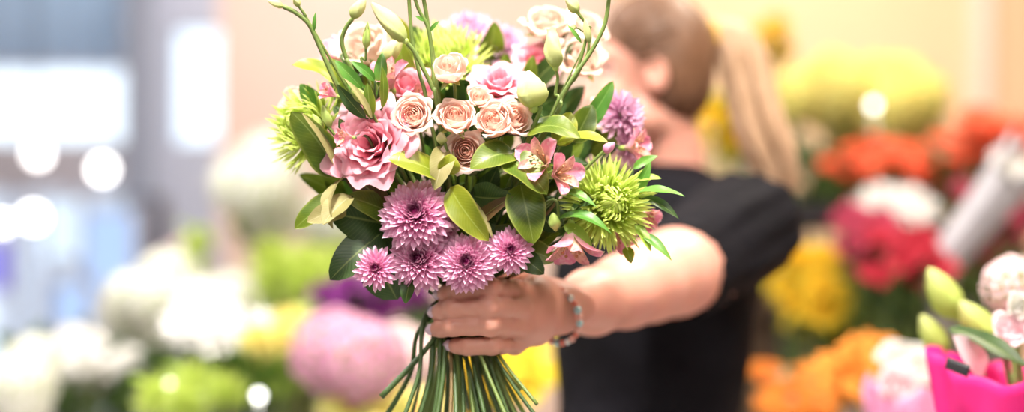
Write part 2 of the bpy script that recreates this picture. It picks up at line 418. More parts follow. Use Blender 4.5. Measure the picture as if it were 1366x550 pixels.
def b_bud(L, W, mat_='bud', twist=1.2, sep=5, sepL=.55, open_=0., nu=14):
    """spirally furled pointed bud with narrow sepals"""
    m = MB(); n = 30; t = np.linspace(0, 1, nu); a = np.arange(n) * 2 * PI / n
    prof = W * .5 * np.sin(PI * np.clip(t, 0, 1) ** .72) ** .75 + W * .03
    prof[-1] = W * (.02 + .3 * open_); prof[0] = W * .12
    if open_: prof = prof * (1 - t * 0) + W * .22 * open_ * np.clip(t - .6, 0, 1) * 2
    rid = .90 + .30 * (((a[None, :] * 3 / (2 * PI)) + twist * t[:, None] * .6) % 1) ** 2
    zz = L * t[:, None] + open_ * W * .12 * np.sin(a * 3)[None, :] * (t[:, None] > .93)
    R = prof[:, None] * rid
    G = np.stack([R * np.cos(a), R * np.sin(a), zz + 0 * R], -1)
    C = np.zeros((nu, n, 3)); C[..., 0] = t[:, None]; C[..., 1] = .9
    m.grid(G, C, closed=True)
    ca = MB()
    for k in range(sep):
        petal(ca, L * sepL, W * .11, .75, -1.3, .4, r0=W * .12, phi=k * 2 * PI / sep, nu=7, nv=3, shape=shp_oval, bp=.6)
    ca.ball((0, 0, 0), (W * .2, W * .2, W * .2), 6, 8)
    return [('furled_petals', m, M[mat_]), ('calyx', ca, M['calyx'])]

def leaf_grid(base, tip, W, nrm, bend=.12, fold=.25, wav=.04, nu=15, nv=9, narrow=.8, twist=0., curl=0.):
    base = np.asarray(base, float); tip = np.asarray(tip, float)
    x = unit(tip - base); L = np.linalg.norm(tip - base)
    n = unit(np.asarray(nrm, float) - x * np.dot(nrm, x)); y = np.cross(n, x)
    t = np.linspace(0, 1, nu)[:, None]; s = np.linspace(-1, 1, nv)[None, :]
    w = W / 2 * (np.sin(PI * t ** narrow) ** (.62 if W > .015 else .8) + .03)
    w[-1] = W * .004
    q = random.random() * 6
    off = fold * w * (np.abs(s) ** 1.3) + wav * W * np.sin(t * 11 + q + s * 2) * np.abs(s) ** 1.5
    off = off + bend * L * 4 * t * (1 - t) - curl * L * t ** 3
    c, sn = np.cos(twist * t), np.sin(twist * t)
    lat = s * w
    Y = lat * c; Z = lat * sn + off
    G = base + (x * (t * L)[..., None]) + y * Y[..., None] + n * Z[..., None]
    C = np.zeros((nu, nv, 3)); C[..., 0] = t; C[..., 1] = np.abs(s)
    return G, C
# ------------------------------------------------------------------ the bouquet
GRIP = P(612, 428, 1.374)
PEND = []            # stems waiting for their place in the grip
def attach(root, parts):
    for nm, mb, m in parts: mb.build(nm, m, root)
def add_stem(root, pts, rad=.0018, m='stem', free=False):
    PEND.append(dict(root=root, pts=[np.asarray(p, float) for p in pts], rad=rad, m=m, free=free))
def bloom(name, cat, label, parts, c, face, back=0.0, roll=None, group=None, rad=.0018, m='stem', way=None):
    face = unit(face); R = frame(face, random.random() * 6 if roll is None else roll)
    b = np.asarray(c) - face * back
    root = empty(name, b, mxof(R, b)); tag(root, label, cat, group); attach(root, parts)
    g = b + (GRIP - b) * .30 + np.array([0, .03, 0])
    pts = [b, b - face * .018] + (way if way else [g])
    add_stem(root, pts, rad, m)
    return root

# lilac chrysanthemums in front
for lab, px, py, mm, R, n, f in (
    ('large lilac chrysanthemum with magenta heart, uppermost of the front lilac cluster', 553, 283, 2, .0350, 230, (-.10, -1, .32)),
    ('lilac chrysanthemum tucked directly under the largest lilac bloom', 557, 345, 10, .0305, 200, (-.25, -1, .2)),
    ('round lilac chrysanthemum just above the index finger', 622, 349, 4, .0290, 200, (-.12, -1, .16)),
    ('lilac chrysanthemum under the drooping olive leaf, rightmost of the front lilac blooms', 681, 333, 2, .0225, 130, (.05, -1, .2)),
    ('small open lilac chrysanthemum hanging apart at the lower left of the bouquet', 500, 357, 6, .0215, 95, (-.1, -1, .2)),
    ('half hidden lilac chrysanthemum seen side on between the two large lilac blooms', 598, 306, 22, .019, 90, (.75, -.6, -.1))):
    bloom('chrysanthemum', 'flower', lab, b_mum(R, n, nu=8, nv=5), D(px, py, mm), f, R * .35, group='lilac chrysanthemums in the bouquet', m='stem_dark')
for lab, px, py, mm, R, f in (
    ('blurred pale lilac chrysanthemum at the top back of the bouquet, left of the pair', 622, 42, 230, .045, (-.1, -.5, .8)),
    ('blurred pale lilac chrysanthemum at the top back of the bouquet, right of the pair', 672, 58, 190, .033, (.2, -.7, .6)),
    ('pale lilac chrysanthemum at the right edge beside the woman\'s neck', 833, 150, 90, .029, (.45, -.8, .3)),
    ('small pale lilac chrysanthemum above the right lime spider bloom', 842, 196, 90, .019, (.7, -.7, .1))):
    bloom('chrysanthemum', 'flower', lab, b_mum(R, 120, nu=6, nv=3, mat_='lilac_pale', split=.2), D(px, py, mm), f, R * .3, group='lilac chrysanthemums in the bouquet', m='stem_dark')
# lime spider mums
for lab, px, py, mm, R, n, f, dr in (
    ('lime green spider chrysanthemum at the far left edge of the bouquet', 406, 168, 60, .042, 440, (-.55, -.8, .25), .6),
    ('blurred lime green spider chrysanthemum at the top of the bouquet', 592, 78, 120, .046, 420, (-.1, -.7, .7), .2),
    ('lime green spider chrysanthemum with drooping petals on the right side', 814, 272, 20, .042, 620, (.15, -.95, .10), 1.0)):
    bloom('spider_chrysanthemum', 'flower', lab, b_spider(R, n, droop=dr), D(px, py, mm), f, R * .25, group='lime spider chrysanthemums in the bouquet', m='stem')
# peach spray roses
for lab, px, py, mm, R, n, f, op, mt, H in (
    ('pale peach rose bud standing alone highest in front', 599, 91, 4, .0165, 12, (-.15, -.75, .65), .12, 'peach', 1.5),
    ('open peach spray rose with spiral heart, leftmost of the rose row', 550, 154, 2, .0175, 24, (-.15, -1, .25), .30, 'peach', 1.05),
    ('peach spray rose with tight centre, second from left in the rose row', 608, 156, 4, .0180, 22, (.0, -.85, .50), .18, 'peach', 1.2),
    ('small half open peach rose bud above the rose row', 639, 130, 12, .0115, 12, (.15, -.8, .5), .25, 'peach', 1.1),
    ('cupped peach spray rose beside the cream bud, fourth in the rose row', 659, 161, 4, .0180, 20, (-.25, -.85, .42), .15, 'peach', 1.25),
    ('peach spray rose overlapped by its neighbour, right end of the rose row', 686, 157, 12, .0178, 18, (.45, -.8, .35), .18, 'peach', 1.25),
    ('drooping peach spray rose in shade below the rose row', 621, 201, 12, .0178, 22, (-.05, -1, .05), .35, 'peach', 1.05),
    ('blurred pale pink rose at the top left of the bouquet', 483, 62, 120, .027, 14, (-.3, -.7, .6), .3, 'cream', 1.2),
    ('blurred cream rose at the top back of the bouquet', 730, 30, 150, .025, 14, (.0, -.6, .8), .3, 'cream', 1.1),
    ('blurred cream rose behind the tall right buds', 776, 78, 120, .024, 14, (.3, -.8, .5), .3, 'cream', 1.1),
    ('blurred cream rose at the top right edge of the bouquet', 783, 38, 170, .023, 14, (.5, -.6, .6), .3, 'cream', 1.1),
    ('blurred peach rose behind the right alstroemeria', 803, 150, 95, .017, 12, (.4, -.9, .2), .3, 'peach', 1.1),
    ('pale peach rose at the left edge behind the lime spider bloom', 392, 138, 120, .016, 12, (-.5, -.8, .2), .3, 'peach', 1.1)):
    bloom('rose', 'flower', lab, b_rose(R, n, mt, op, H=H, nu=9, nv=11, guard=5 if mm < 50 else 3), D(px, py, mm), f, R * H * .55, group='spray roses in the bouquet', rad=.0015)
# lisianthus
for lab, px, py, mm, R, n, f in (
    ('large ruffled pink lisianthus left of the peach roses', 498, 194, 14, .041, 17, (-.3, -.9, .2)),
    ('blurred ruffled pink lisianthus above the rose row', 665, 112, 70, .029, 10, (.0, -.7, .7)),
    ('pink lisianthus half hidden behind the leftmost rose', 540, 118, 62, .027, 9, (.1, -.8, .5)),
    ('blurred pink lisianthus at the top back near the cream bud', 715, 82, 150, .026, 9, (.2, -.7, .6)),
    ('pink lisianthus deep at the upper left behind the slim leaves', 445, 70, 150, .018, 7, (-.5, -.8, .4))):
    bloom('lisianthus', 'flower', lab, b_lisi(R, n), D(px, py, mm), f, R * .55, group='pink lisianthus in the bouquet')
# alstroemeria
for lab, px, py, mm, R, f, op, roll in (
    ('pink streaked alstroemeria facing left, left one of the two in front of the right leaves', 720, 214, -4, .028, (-.45, -.8, .35), .8, .4),
    ('pink streaked alstroemeria facing right, right one of the two in front of the right leaves', 749, 232, -10, .026, (.55, -.75, .1), .75, 1.9),
    ('pink alstroemeria hanging downward below the right leaves', 762, 328, 10, .034, (.0, -.35, -.95), .85, 1.0),
    ('tall pink alstroemeria at the upper left behind the slim leaves', 518, 103, 30, .027, (-.2, -.6, .75), .7, 2.2),
    ('small closed pink alstroemeria at the upper left edge', 440, 124, 8, .0155, (-.7, -.6, .35), .5, 0),
    ('small coral pink alstroemeria left of the large lisianthus', 460, 182, -4, .0150, (-.8, -.5, .1), .8, 1),
    ('blurred pink alstroemeria at the right edge of the bouquet', 848, 195, 70, .024, (.8, -.5, .1), .8, 2),
    ('coral pink alstroemeria at the right edge above the sleeve', 862, 290, 60, .021, (.7, -.5, -.3), .6, 0),
    ('pink alstroemeria behind the lime spider bloom, lower right', 828, 315, 65, .022, (.5, -.6, -.5), .7, .5),
    ('pink alstroemeria among the roses in the upper middle', 560, 130, 55, .020, (.2, -.7, .6), .7, .5)):
    bloom('alstroemeria', 'flower', lab, b_alstro(R, op), D(px, py, mm), f, R * .55, roll=roll, group='pink alstroemeria in the bouquet', rad=.0016)

# buds on long bare stems; way = pixels of the stem from the bud down
def bud_on(label, base, tip, W, way, mm=10, mt='bud', name='lisianthus_bud', sepL=.55, open_=0., twist=1.2, rad=.0016, sm='stem', sep=5, extra=None):
    b = D(base[0], base[1], mm); t = D(tip[0], tip[1], mm - 4); f = t - b; L = np.linalg.norm(f)
    R = frame(f, .3); root = empty(name, b, mxof(R, b)); tag(root, label, 'flower bud', 'buds in the bouquet')
    attach(root, b_bud(L, W / 1400, mt, twist, sep, sepL, open_))
    add_stem(root, [b] + [D(x, y, mm + 3 + 3 * k) for k, (x, y) in enumerate(way)], rad, sm)
    for x0, y0, x1, y1 in (extra or []):       # small bracts where the stem forks
        G, C = leaf_grid(D(x0, y0, mm), D(x1, y1, mm - 3), .004, (0, -1, .2), bend=.1, nu=7, nv=3)
        mb = MB(); mb.grid(G, C); mb.xf(np.linalg.inv(R), 0 * b)
        mb.v = [v - np.linalg.inv(R) @ b for v in mb.v]; mb.build('bract', M['leaf_fresh'], root)
    return root
bud_on('half open green white lisianthus bud on the tall right stems', (741, 91), (735, 38), 22, [(744, 104), (741, 125), (737, 152)], 6, open_=.55, twist=2, sepL=.9)
bud_on('fat pale cream tulip shaped bud above the right end of the roses', (712, 144), (705, 94), 37, [(716, 160)], 8, mt='bud', sepL=.35, twist=.8, rad=.002)
bud_on('small green bud at the very top of the tall right stems', (771, 17), (754, -8), 15, [(783, 36), (780, 60), (769, 95), (752, 126), (737, 158)], 8, extra=[(776, 58, 757, 33)])
bud_on('lisianthus bud above the frame on the arching right stem', (812, -8), (808, -60), 24, [(812, 2), (806, 35), (788, 70), (766, 102), (748, 132), (738, 160)], 2, rad=.0020)
bud_on('narrow closed bud beside the arching right stem', (786, 58), (780, 24), 9, [(783, 74), (768, 104), (748, 134)], 12, sep=3, rad=.0014)
bud_on('tiny rose hip like green bud left of the narrow closed bud', (768, 37), (758, 36), 8, [(776, 42), (780, 60)], 12, sep=4, rad=.0008, name='small_bud')
bud_on('large green white bud leaning left over the lime spider bloom', (541, 55), (496, 4), 23, [(553, 70), (566, 95), (577, 118), (583, 140)], 0, open_=.1, sepL=1.05, rad=.0022)
bud_on('pale green bud nodding at the top of a curved left stem', (470, 25), (487, -4), 16, [(461, 38), (456, 55), (462, 78), (475, 105)], 4, sepL=.8, rad=.0021)
bud_on('blurred pale green bud behind the large leaning bud', (512, 84), (536, 48), 21, [(508, 100), (506, 125)], 50, sepL=.7)
bud_on('tiny green bud at the far upper left tip of the left stem', (378, 9), (357, 1), 9, [(394, 17), (410, 30), (419, 46), (434, 80), (452, 118), (478, 152)], 2, sepL=.8, rad=.0023, extra=[(419, 42, 421, 16)])
bud_on('second tiny green bud beside the far upper left bud', (399, 9), (391, -8), 9, [(408, 22), (418, 40)], 4, sepL=.8, rad=.0014)
bud_on('small green calyx with hair thin filaments behind the left bud', (488, 64), (490, 38), 10, [(488, 80), (489, 100)], 12, mt='calyx', sepL=1.5, sep=6, rad=.0013, name='small_bud')
bud_on('lisianthus bud above the frame on the left stem of the centre trio', (545, -8), (540, -55), 22, [(547, 20), (550, 55), (560, 100), (570, 138)], 6, rad=.0019)
bud_on('lisianthus bud above the frame on the middle stem of the centre trio', (552, -6), (546, -60), 22, [(559, 14), (571, 38), (577, 80), (583, 140)], 8, rad=.0018, extra=[(566, 28, 554, 22)])
bud_on('lisianthus bud above the frame on the right stem of the centre trio', (564, -6), (570, -55), 22, [(568, 14), (572, 40), (579, 82), (586, 142)], 10, rad=.0021, extra=[(573, 42, 586, 28)])
bud_on('slim green alstroemeria bud among the upper left leaves', (487, 138), (468, 116), 15, [(497, 152)], 0, mt='calyx', sepL=.5, name='alstroemeria_bud')
bud_on('small green bud beside the drooping pink alstroemeria', (741, 306), (738, 284), 15, [(745, 290), (730, 270)], 4, mt='calyx', sepL=.5, name='alstroemeria_bud')
bud_on('small green bud on the left spider bloom', (440, 170), (430, 140), 12, [(450, 185)], 12, mt='calyx', name='alstroemeria_bud')
bud_on('second small green bud on the left spider bloom', (430, 175), (417, 152), 11, [(445, 190)], 16, mt='calyx', name='alstroemeria_bud')
bud_on('tight peach and green rose bud below the second rose', (590, 192), (588, 176), 13, [(596, 205)], 10, mt='bud', sepL=1.1, name='rose_bud')
bud_on('dark magenta tip of a bud between the right leaves', (806, 203), (820, 190), 12, [(795, 212)], 0, mt='mauve', name='alstroemeria_bud')

# ------------------------------------------------------------------ foliage sprigs
def sprig(name, label, node, leaves, group='leafy sprigs in the bouquet', rad=.0016, sm='stem_dark', way=None, twigs=True):
    """leaves: (bx,by,bmm, tx,ty,tmm, width px, normal, bend, fold, material)"""
    b = D(*node); root = empty(name, b); tag(root, label, 'foliage', group)
    tw = MB()
    for L in leaves:
        bx, by, bm, tx, ty, tm, W, nrm, bend, fold, mt = L[:11]
        k = L[11] if len(L) > 11 else {}
        B, T = D(bx, by, bm), D(tx, ty, tm)
        G, C = leaf_grid(B, T, W / 1400, nrm, bend, fold, **k)
        mb = MB(); mb.grid(G - b, C); mb.build('leaf', M[mt], root)
        if twigs: tw.tube(spline([(B - b) * 0, (B - b) * .5 + np.array([0, .006, 0]), B - b], 6), rad * .6, 5)
    if twigs and leaves: tw.build('twig', M[sm], root)
    add_stem(root, [b] + (way or [b + (GRIP - b) * .4 + np.array([0, .02, 0])]), rad, sm)
    return root
U = (-.2, -.8, .6)
sprig('leafy_sprig', 'broad green leaf standing at the far left below the spider bloom', (462, 240, 40), [
    (452, 236, 24, 388, 149, 6, 54, (-.55, -.8, .2), -.10, .22, 'leaf', dict(narrow=.75)),
    (456, 240, 26, 402, 150, 0, 15, (.8, -.5, .3), .05, .3, 'leaf_tan', dict(narrow=.9))])
sprig('leafy_sprig', 'cream backed curling leaves at the left edge of the bouquet', (478, 262, 40), [
    (468, 262, 14, 432, 304, -8, 34, (-.4, -.9, .1), .12, .35, 'leaf_tan', dict(curl=-.1)),
    (462, 236, 22, 436, 300, -10, 30, (-.75, -.6, .2), .15, .3, 'leaf_tan', dict(curl=.12)),
    (462, 280, 26, 409, 297, 10, 30, (-.2, -.9, .2), .15, .3, 'leaf_tan', {}),
    (455, 262, 34, 393, 306, 28, 34, (-.1, -.85, .4), .10, .2, 'leaf', {})])
sprig('leafy_sprig', 'dark shaded leaves under the large pink lisianthus', (520, 300, 60), [
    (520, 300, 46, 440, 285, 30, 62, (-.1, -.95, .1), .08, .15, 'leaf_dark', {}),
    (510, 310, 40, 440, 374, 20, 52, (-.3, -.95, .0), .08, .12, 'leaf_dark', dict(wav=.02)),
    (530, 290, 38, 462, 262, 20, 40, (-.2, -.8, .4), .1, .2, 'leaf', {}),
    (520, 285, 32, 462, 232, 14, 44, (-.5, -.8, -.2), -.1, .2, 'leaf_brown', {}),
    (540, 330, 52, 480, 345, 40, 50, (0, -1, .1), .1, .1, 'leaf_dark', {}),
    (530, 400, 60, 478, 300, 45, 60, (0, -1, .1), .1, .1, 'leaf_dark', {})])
sprig('leafy_sprig', 'yellow green oval leaf below the leftmost peach rose', (590, 235, 30), [
    (588, 236, 10, 517, 213, -12, 41, (-.05, -.75, .65), .12, .18, 'leaf_yel', dict(narrow=.85, wav=.02)),
    (596, 232, 8, 601, 205, 2, 30, (.2, -.9, .3), .2, .3, 'leaf_yel', {}),
    (594, 196, 16, 580, 254, -2, 32, (.1, -1, .15), .15, .3, 'leaf_tan', dict(narrow=.7))])
sprig('leafy_sprig', 'olive leaf hanging with a curled edge right of the large lilac bloom', (612, 250, 30), [
    (600, 250, 12, 652, 322, -4, 40, (-.5, -.8, .35), .12, .25, 'leaf_yel', dict(narrow=.7)),
    (608, 252, 14, 658, 320, 4, 12, (.7, -.7, .2), .1, .3, 'leaf_tan', dict(narrow=.9)),
    (636, 270, 28, 640, 330, 22, 46, (.1, -1, .1), .1, .15, 'leaf_dark', {})])
sprig('leafy_sprig', 'cupped green leaf right of the drooping peach rose', (682, 250, 26), [
    (688, 206, 14, 627, 226, -10, 46, (-.05, -.75, .55), .16, .25, 'leaf', dict(narrow=.8, wav=.02)),
    (700, 178, 24, 640, 186, 14, 34, (0, -.6, .8), .12, .2, 'leaf_dark', {}),
    (632, 262, 22, 684, 262, 4, 50, (.0, -.85, -.35), .1, .2, 'leaf_dark', {}),
    (628, 310, 26, 684, 262, 2, 22, (.1, -.7, .4), .12, .35, 'leaf_brown', {})])
sprig('leafy_sprig', 'drooping olive leaf above the rightmost front lilac bloom', (700, 240, 24), [
    (694, 246, 10, 712, 326, -2, 52, (.05, -1, .12), .10, .12, 'leaf', dict(narrow=.7, wav=.02)),
    (672, 212, 6, 730, 260, -12, 50, (.25, -.8, .5), .14, .3, 'leaf', dict(narrow=.75)),
    (700, 262, 40, 740, 310, 30, 40, (.2, -.9, .1), .1, .2, 'leaf_dark', {})])
sprig('leafy_sprig', 'wide arched leaf behind the upper pink alstroemeria', (745, 195, 30), [
    (702, 178, 14, 776, 186, 2, 46, (.0, -.55, .75), .22, .15, 'leaf', dict(narrow=.8)),
    (742, 192, 22, 812, 190, 8, 26, (.1, -.5, .8), .14, .2, 'leaf_yel', {}),
    (745, 195, 30, 762, 150, 34, 34, (.1, -.95, .2), .1, .25, 'leaf_yel', {}),
    (765, 190, 45, 790, 140, 50, 36, (.2, -.95, .2), .1, .25, 'leaf', {}),
    (775, 175, 60, 818, 108, 60, 26, (.4, -.9, .2), .1, .25, 'leaf_fresh', {}),
    (745, 180, 40, 718, 148, 34, 30, (-.2, -.9, .3), .1, .2, 'leaf_dark', {})])
sprig('alstroemeria_foliage', 'slim pointed leaves crossing the right lime spider bloom', (742, 270, 20), [
    (748, 255, 8, 796, 277, -12, 13, (0, -.7, .7), .14, .3, 'leaf_fresh', {}),
    (745, 292, 6, 816, 308, -18, 19, (.05, -.6, .75), .18, .3, 'leaf_fresh', dict(curl=.08)),
    (752, 300, 14, 790, 330, 8, 20, (.2, -.8, .3), .1, .2, 'leaf_lime', {}),
    (742, 262, 10, 778, 240, 2, 14, (0, -.8, .6), .1, .3, 'leaf_dark', {}),
    (760, 285, 24, 800, 262, 20, 16, (0, -.8, .6), .1, .3, 'leaf_dark', {})])
sprig('alstroemeria_foliage', 'slim pointed leaves sticking out at the right edge of the bouquet', (840, 270, 50), [
    (845, 258, 30, 913, 262, 10, 17, (0, -.5, .8), .10, .3, 'leaf_fresh', {}),
    (850, 262, 34, 906, 293, 14, 17, (.1, -.7, .6), .12, .3, 'leaf_dark', {}),
    (850, 310, 34, 896, 348, 14, 15, (.2, -.8, .4), .12, .3, 'leaf_fresh', {}),
    (848, 300, 34, 868, 336, 20, 15, (.2, -.8, .4), .1, .3, 'leaf_lime', {}),
    (845, 262, 40, 868, 215, 34, 16, (.2, -.9, .2), .1, .3, 'leaf_fresh', {}),
    (840, 240, 40, 882, 238, 34, 14, (.2, -.7, .5), .1, .3, 'leaf_lime', {}),
    (845, 225, 50, 878, 208, 44, 14, (.2, -.7, .5), .1, .3, 'leaf_fresh', {}),
    (835, 330, 44, 842, 352, 34, 16, (.1, -.9, .2), .1, .3, 'leaf_yel', {})])
sprig('alstroemeria_foliage', 'slim green leaves crossed over the upper left stems', (498, 156, 14), [
    (483, 118, 0, 446, 80, -8, 17, (-.3, -.8, .4), .10, .3, 'leaf_fresh', {}),
    (500, 108, 4, 467, 82, -6, 14, (-.2, -.8, .5), .12, .3, 'leaf_fresh', {}),
    (488, 158, 4, 449, 112, 0, 18, (-.4, -.9, .1), .08, .3, 'leaf_dark', {}),
    (494, 158, 0, 490, 110, -6, 17, (.1, -1, .1), .08, .3, 'leaf', {}),
    (510, 144, 2, 509, 88, -6, 13, (.5, -.8, .1), .08, .3, 'leaf', {}),
    (496, 158, -2, 458, 104, -10, 10, (.5, -.8, .3), .10, .35, 'leaf_tan', {}),
    (470, 190, 30, 452, 158, 20, 20, (.1, -1, .1), .08, .2, 'leaf_dark', {}),
    (506, 116, 20, 510, 70, 24, 18, (.1, -1, .1), .08, .2, 'leaf_fresh', {})])
sprig('leafy_sprig', 'pale yellow green leaf jutting out at the upper left edge', (450, 118, 70), [
    (450, 112, 56, 389, 87, 44, 34, (-.1, -.6, .75), .18, .2, 'leaf_yel', {}),
    (430, 150, 70, 400, 112, 60, 26, (-.2, -.8, .3), .1, .2, 'leaf_fresh', {}),
    (545, 60, 100, 516, 20, 100, 30, (-.2, -.8, .3), .1, .2, 'leaf_yel', {})])
sprig('leafy_sprig', 'small dark leaf hanging below the lower lilac blooms at the left', (556, 372, 30), [
    (552, 360, 24, 541, 406, 16, 22, (-.3, -.9, .1), .08, .3, 'leaf_dark', {}),
    (548, 350, 34, 528, 330, 26, 26, (-.2, -.9, .1), .08, .3, 'leaf_dark', {})])
sprig('leafy_sprig', 'dark leaf under the rightmost front lilac bloom', (700, 350, 40), [
    (690, 340, 34, 726, 366, 26, 30, (.1, -.9, .2), .1, .2, 'leaf_dark', {}),
    (690, 330, 40, 742, 348, 34, 34, (.1, -.9, .2), .1, .2, 'leaf', {}),
    (650, 330, 44, 660, 372, 40, 30, (.1, -.9, .1), .1, .2, 'leaf_dark', {})])
# leaves deep inside the bouquet that close the gaps
k = 0
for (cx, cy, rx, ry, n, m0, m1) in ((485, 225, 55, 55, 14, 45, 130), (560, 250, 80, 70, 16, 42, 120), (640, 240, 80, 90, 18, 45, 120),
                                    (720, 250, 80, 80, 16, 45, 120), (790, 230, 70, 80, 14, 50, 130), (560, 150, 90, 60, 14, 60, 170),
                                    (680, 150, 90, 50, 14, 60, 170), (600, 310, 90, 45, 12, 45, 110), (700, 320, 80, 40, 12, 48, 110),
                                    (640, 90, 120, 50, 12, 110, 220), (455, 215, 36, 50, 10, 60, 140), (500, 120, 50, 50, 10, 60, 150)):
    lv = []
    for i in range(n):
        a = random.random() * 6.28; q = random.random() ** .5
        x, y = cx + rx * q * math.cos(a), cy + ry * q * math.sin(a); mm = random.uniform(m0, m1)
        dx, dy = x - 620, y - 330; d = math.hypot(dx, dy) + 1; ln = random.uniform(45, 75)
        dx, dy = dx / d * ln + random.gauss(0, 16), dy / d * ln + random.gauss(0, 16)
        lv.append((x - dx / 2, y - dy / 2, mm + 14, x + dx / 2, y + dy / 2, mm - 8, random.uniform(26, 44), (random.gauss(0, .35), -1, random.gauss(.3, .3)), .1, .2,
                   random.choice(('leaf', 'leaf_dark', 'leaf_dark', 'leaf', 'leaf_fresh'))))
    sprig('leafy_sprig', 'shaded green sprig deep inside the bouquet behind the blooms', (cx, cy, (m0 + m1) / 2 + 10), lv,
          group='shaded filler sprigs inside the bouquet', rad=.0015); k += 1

# stems: through the grip and fanned out below it
short = [p for p in PEND if p['root']['category'] == 'flower bud' or 'filler' in p['root'].get('group', '') or (p['root']['category'] == 'flower' and 'spray' in p['root'].get('group', ''))]
vis = [p for p in PEND if not any(p is q for q in short[::1])]
for i, p in enumerate(short):       # side branches: they join the main stems where the hand holds them
    if i % 6 == 0: vis.append(p)
vis.sort(key=lambda p: -p['pts'][0][0])          # heads on the right end up on the left below the hand
N = len(vis)
ends = []
for i in range(N):
    u = (i + .5) / N
    ends.append(500 + 240 * u ** .8 + random.gauss(0, 9))
vis_n = len(vis); vis = vis + [p for p in short if not any(p is q for q in vis)]
for i, p in enumerate(vis):
    root = p['root']; pts = p['pts']; u = (i + .5) / N if i < vis_n else min(.92, max(.08, .5 - (pts[0][0] - GRIP[0]) / .3))
    a = i * GA; q = math.sqrt((i * 7 % N + .5) / N)
    gx = (u - .5) * .050 + random.gauss(0, .003); gy = math.cos(a) * .017 * math.sqrt(max(0, 1 - (2 * u - 1) ** 2)) + .001
    g = GRIP + np.array([gx, gy, random.gauss(0, .004)])
    if u < .07: g[0] -= .012; g[1] -= .004
    cut = i >= vis_n
    if cut: e = g + np.array((0, 0, -.022)); g = g + np.array((0, 0, .006))
    else: e = P(ends[i], 575 + random.uniform(0, 70), 1.374 + math.sin(a * 1.7) * .07)
    if i % 9 == 4 and not cut: e = P(ends[i] - 8, random.uniform(520, 548), 1.374 + math.sin(a * 1.7) * .05)
    ab = g + (pts[-1] - g) * .35 + np.array([0, .004, 0]); ab[2] = max(ab[2], g[2] + .035)
    be = g + (e - g) * .45 + (0 if cut else np.array([(GRIP[0] - g[0]) * .25, 0, 0]))
    full = spline(pts + [ab, g, be, e], 44)
    r = np.interp(np.linspace(0, 1, 44), [0, .5, 1], [p['rad'], p['rad'] * 1.05, p['rad'] * (1.3 if i % 4 else 1.75)])
    inv = root.matrix_world.inverted() if root.matrix_world != Matrix.Identity(4) else Matrix.Translation(-root.location)
    A = np.array(inv)[:3, :3]; t = np.array(inv)[:3, 3]
    mb = MB(); mb.tube(full @ A.T + t, r, 7)
    mm_ = 'stem_brown' if root['category'] == 'foliage' and i % 5 == 0 else ('stem_dark' if i % 3 == 0 and root['category'] != 'flower bud' else p['m'])
    mb.build('stem', M[mm_], root)
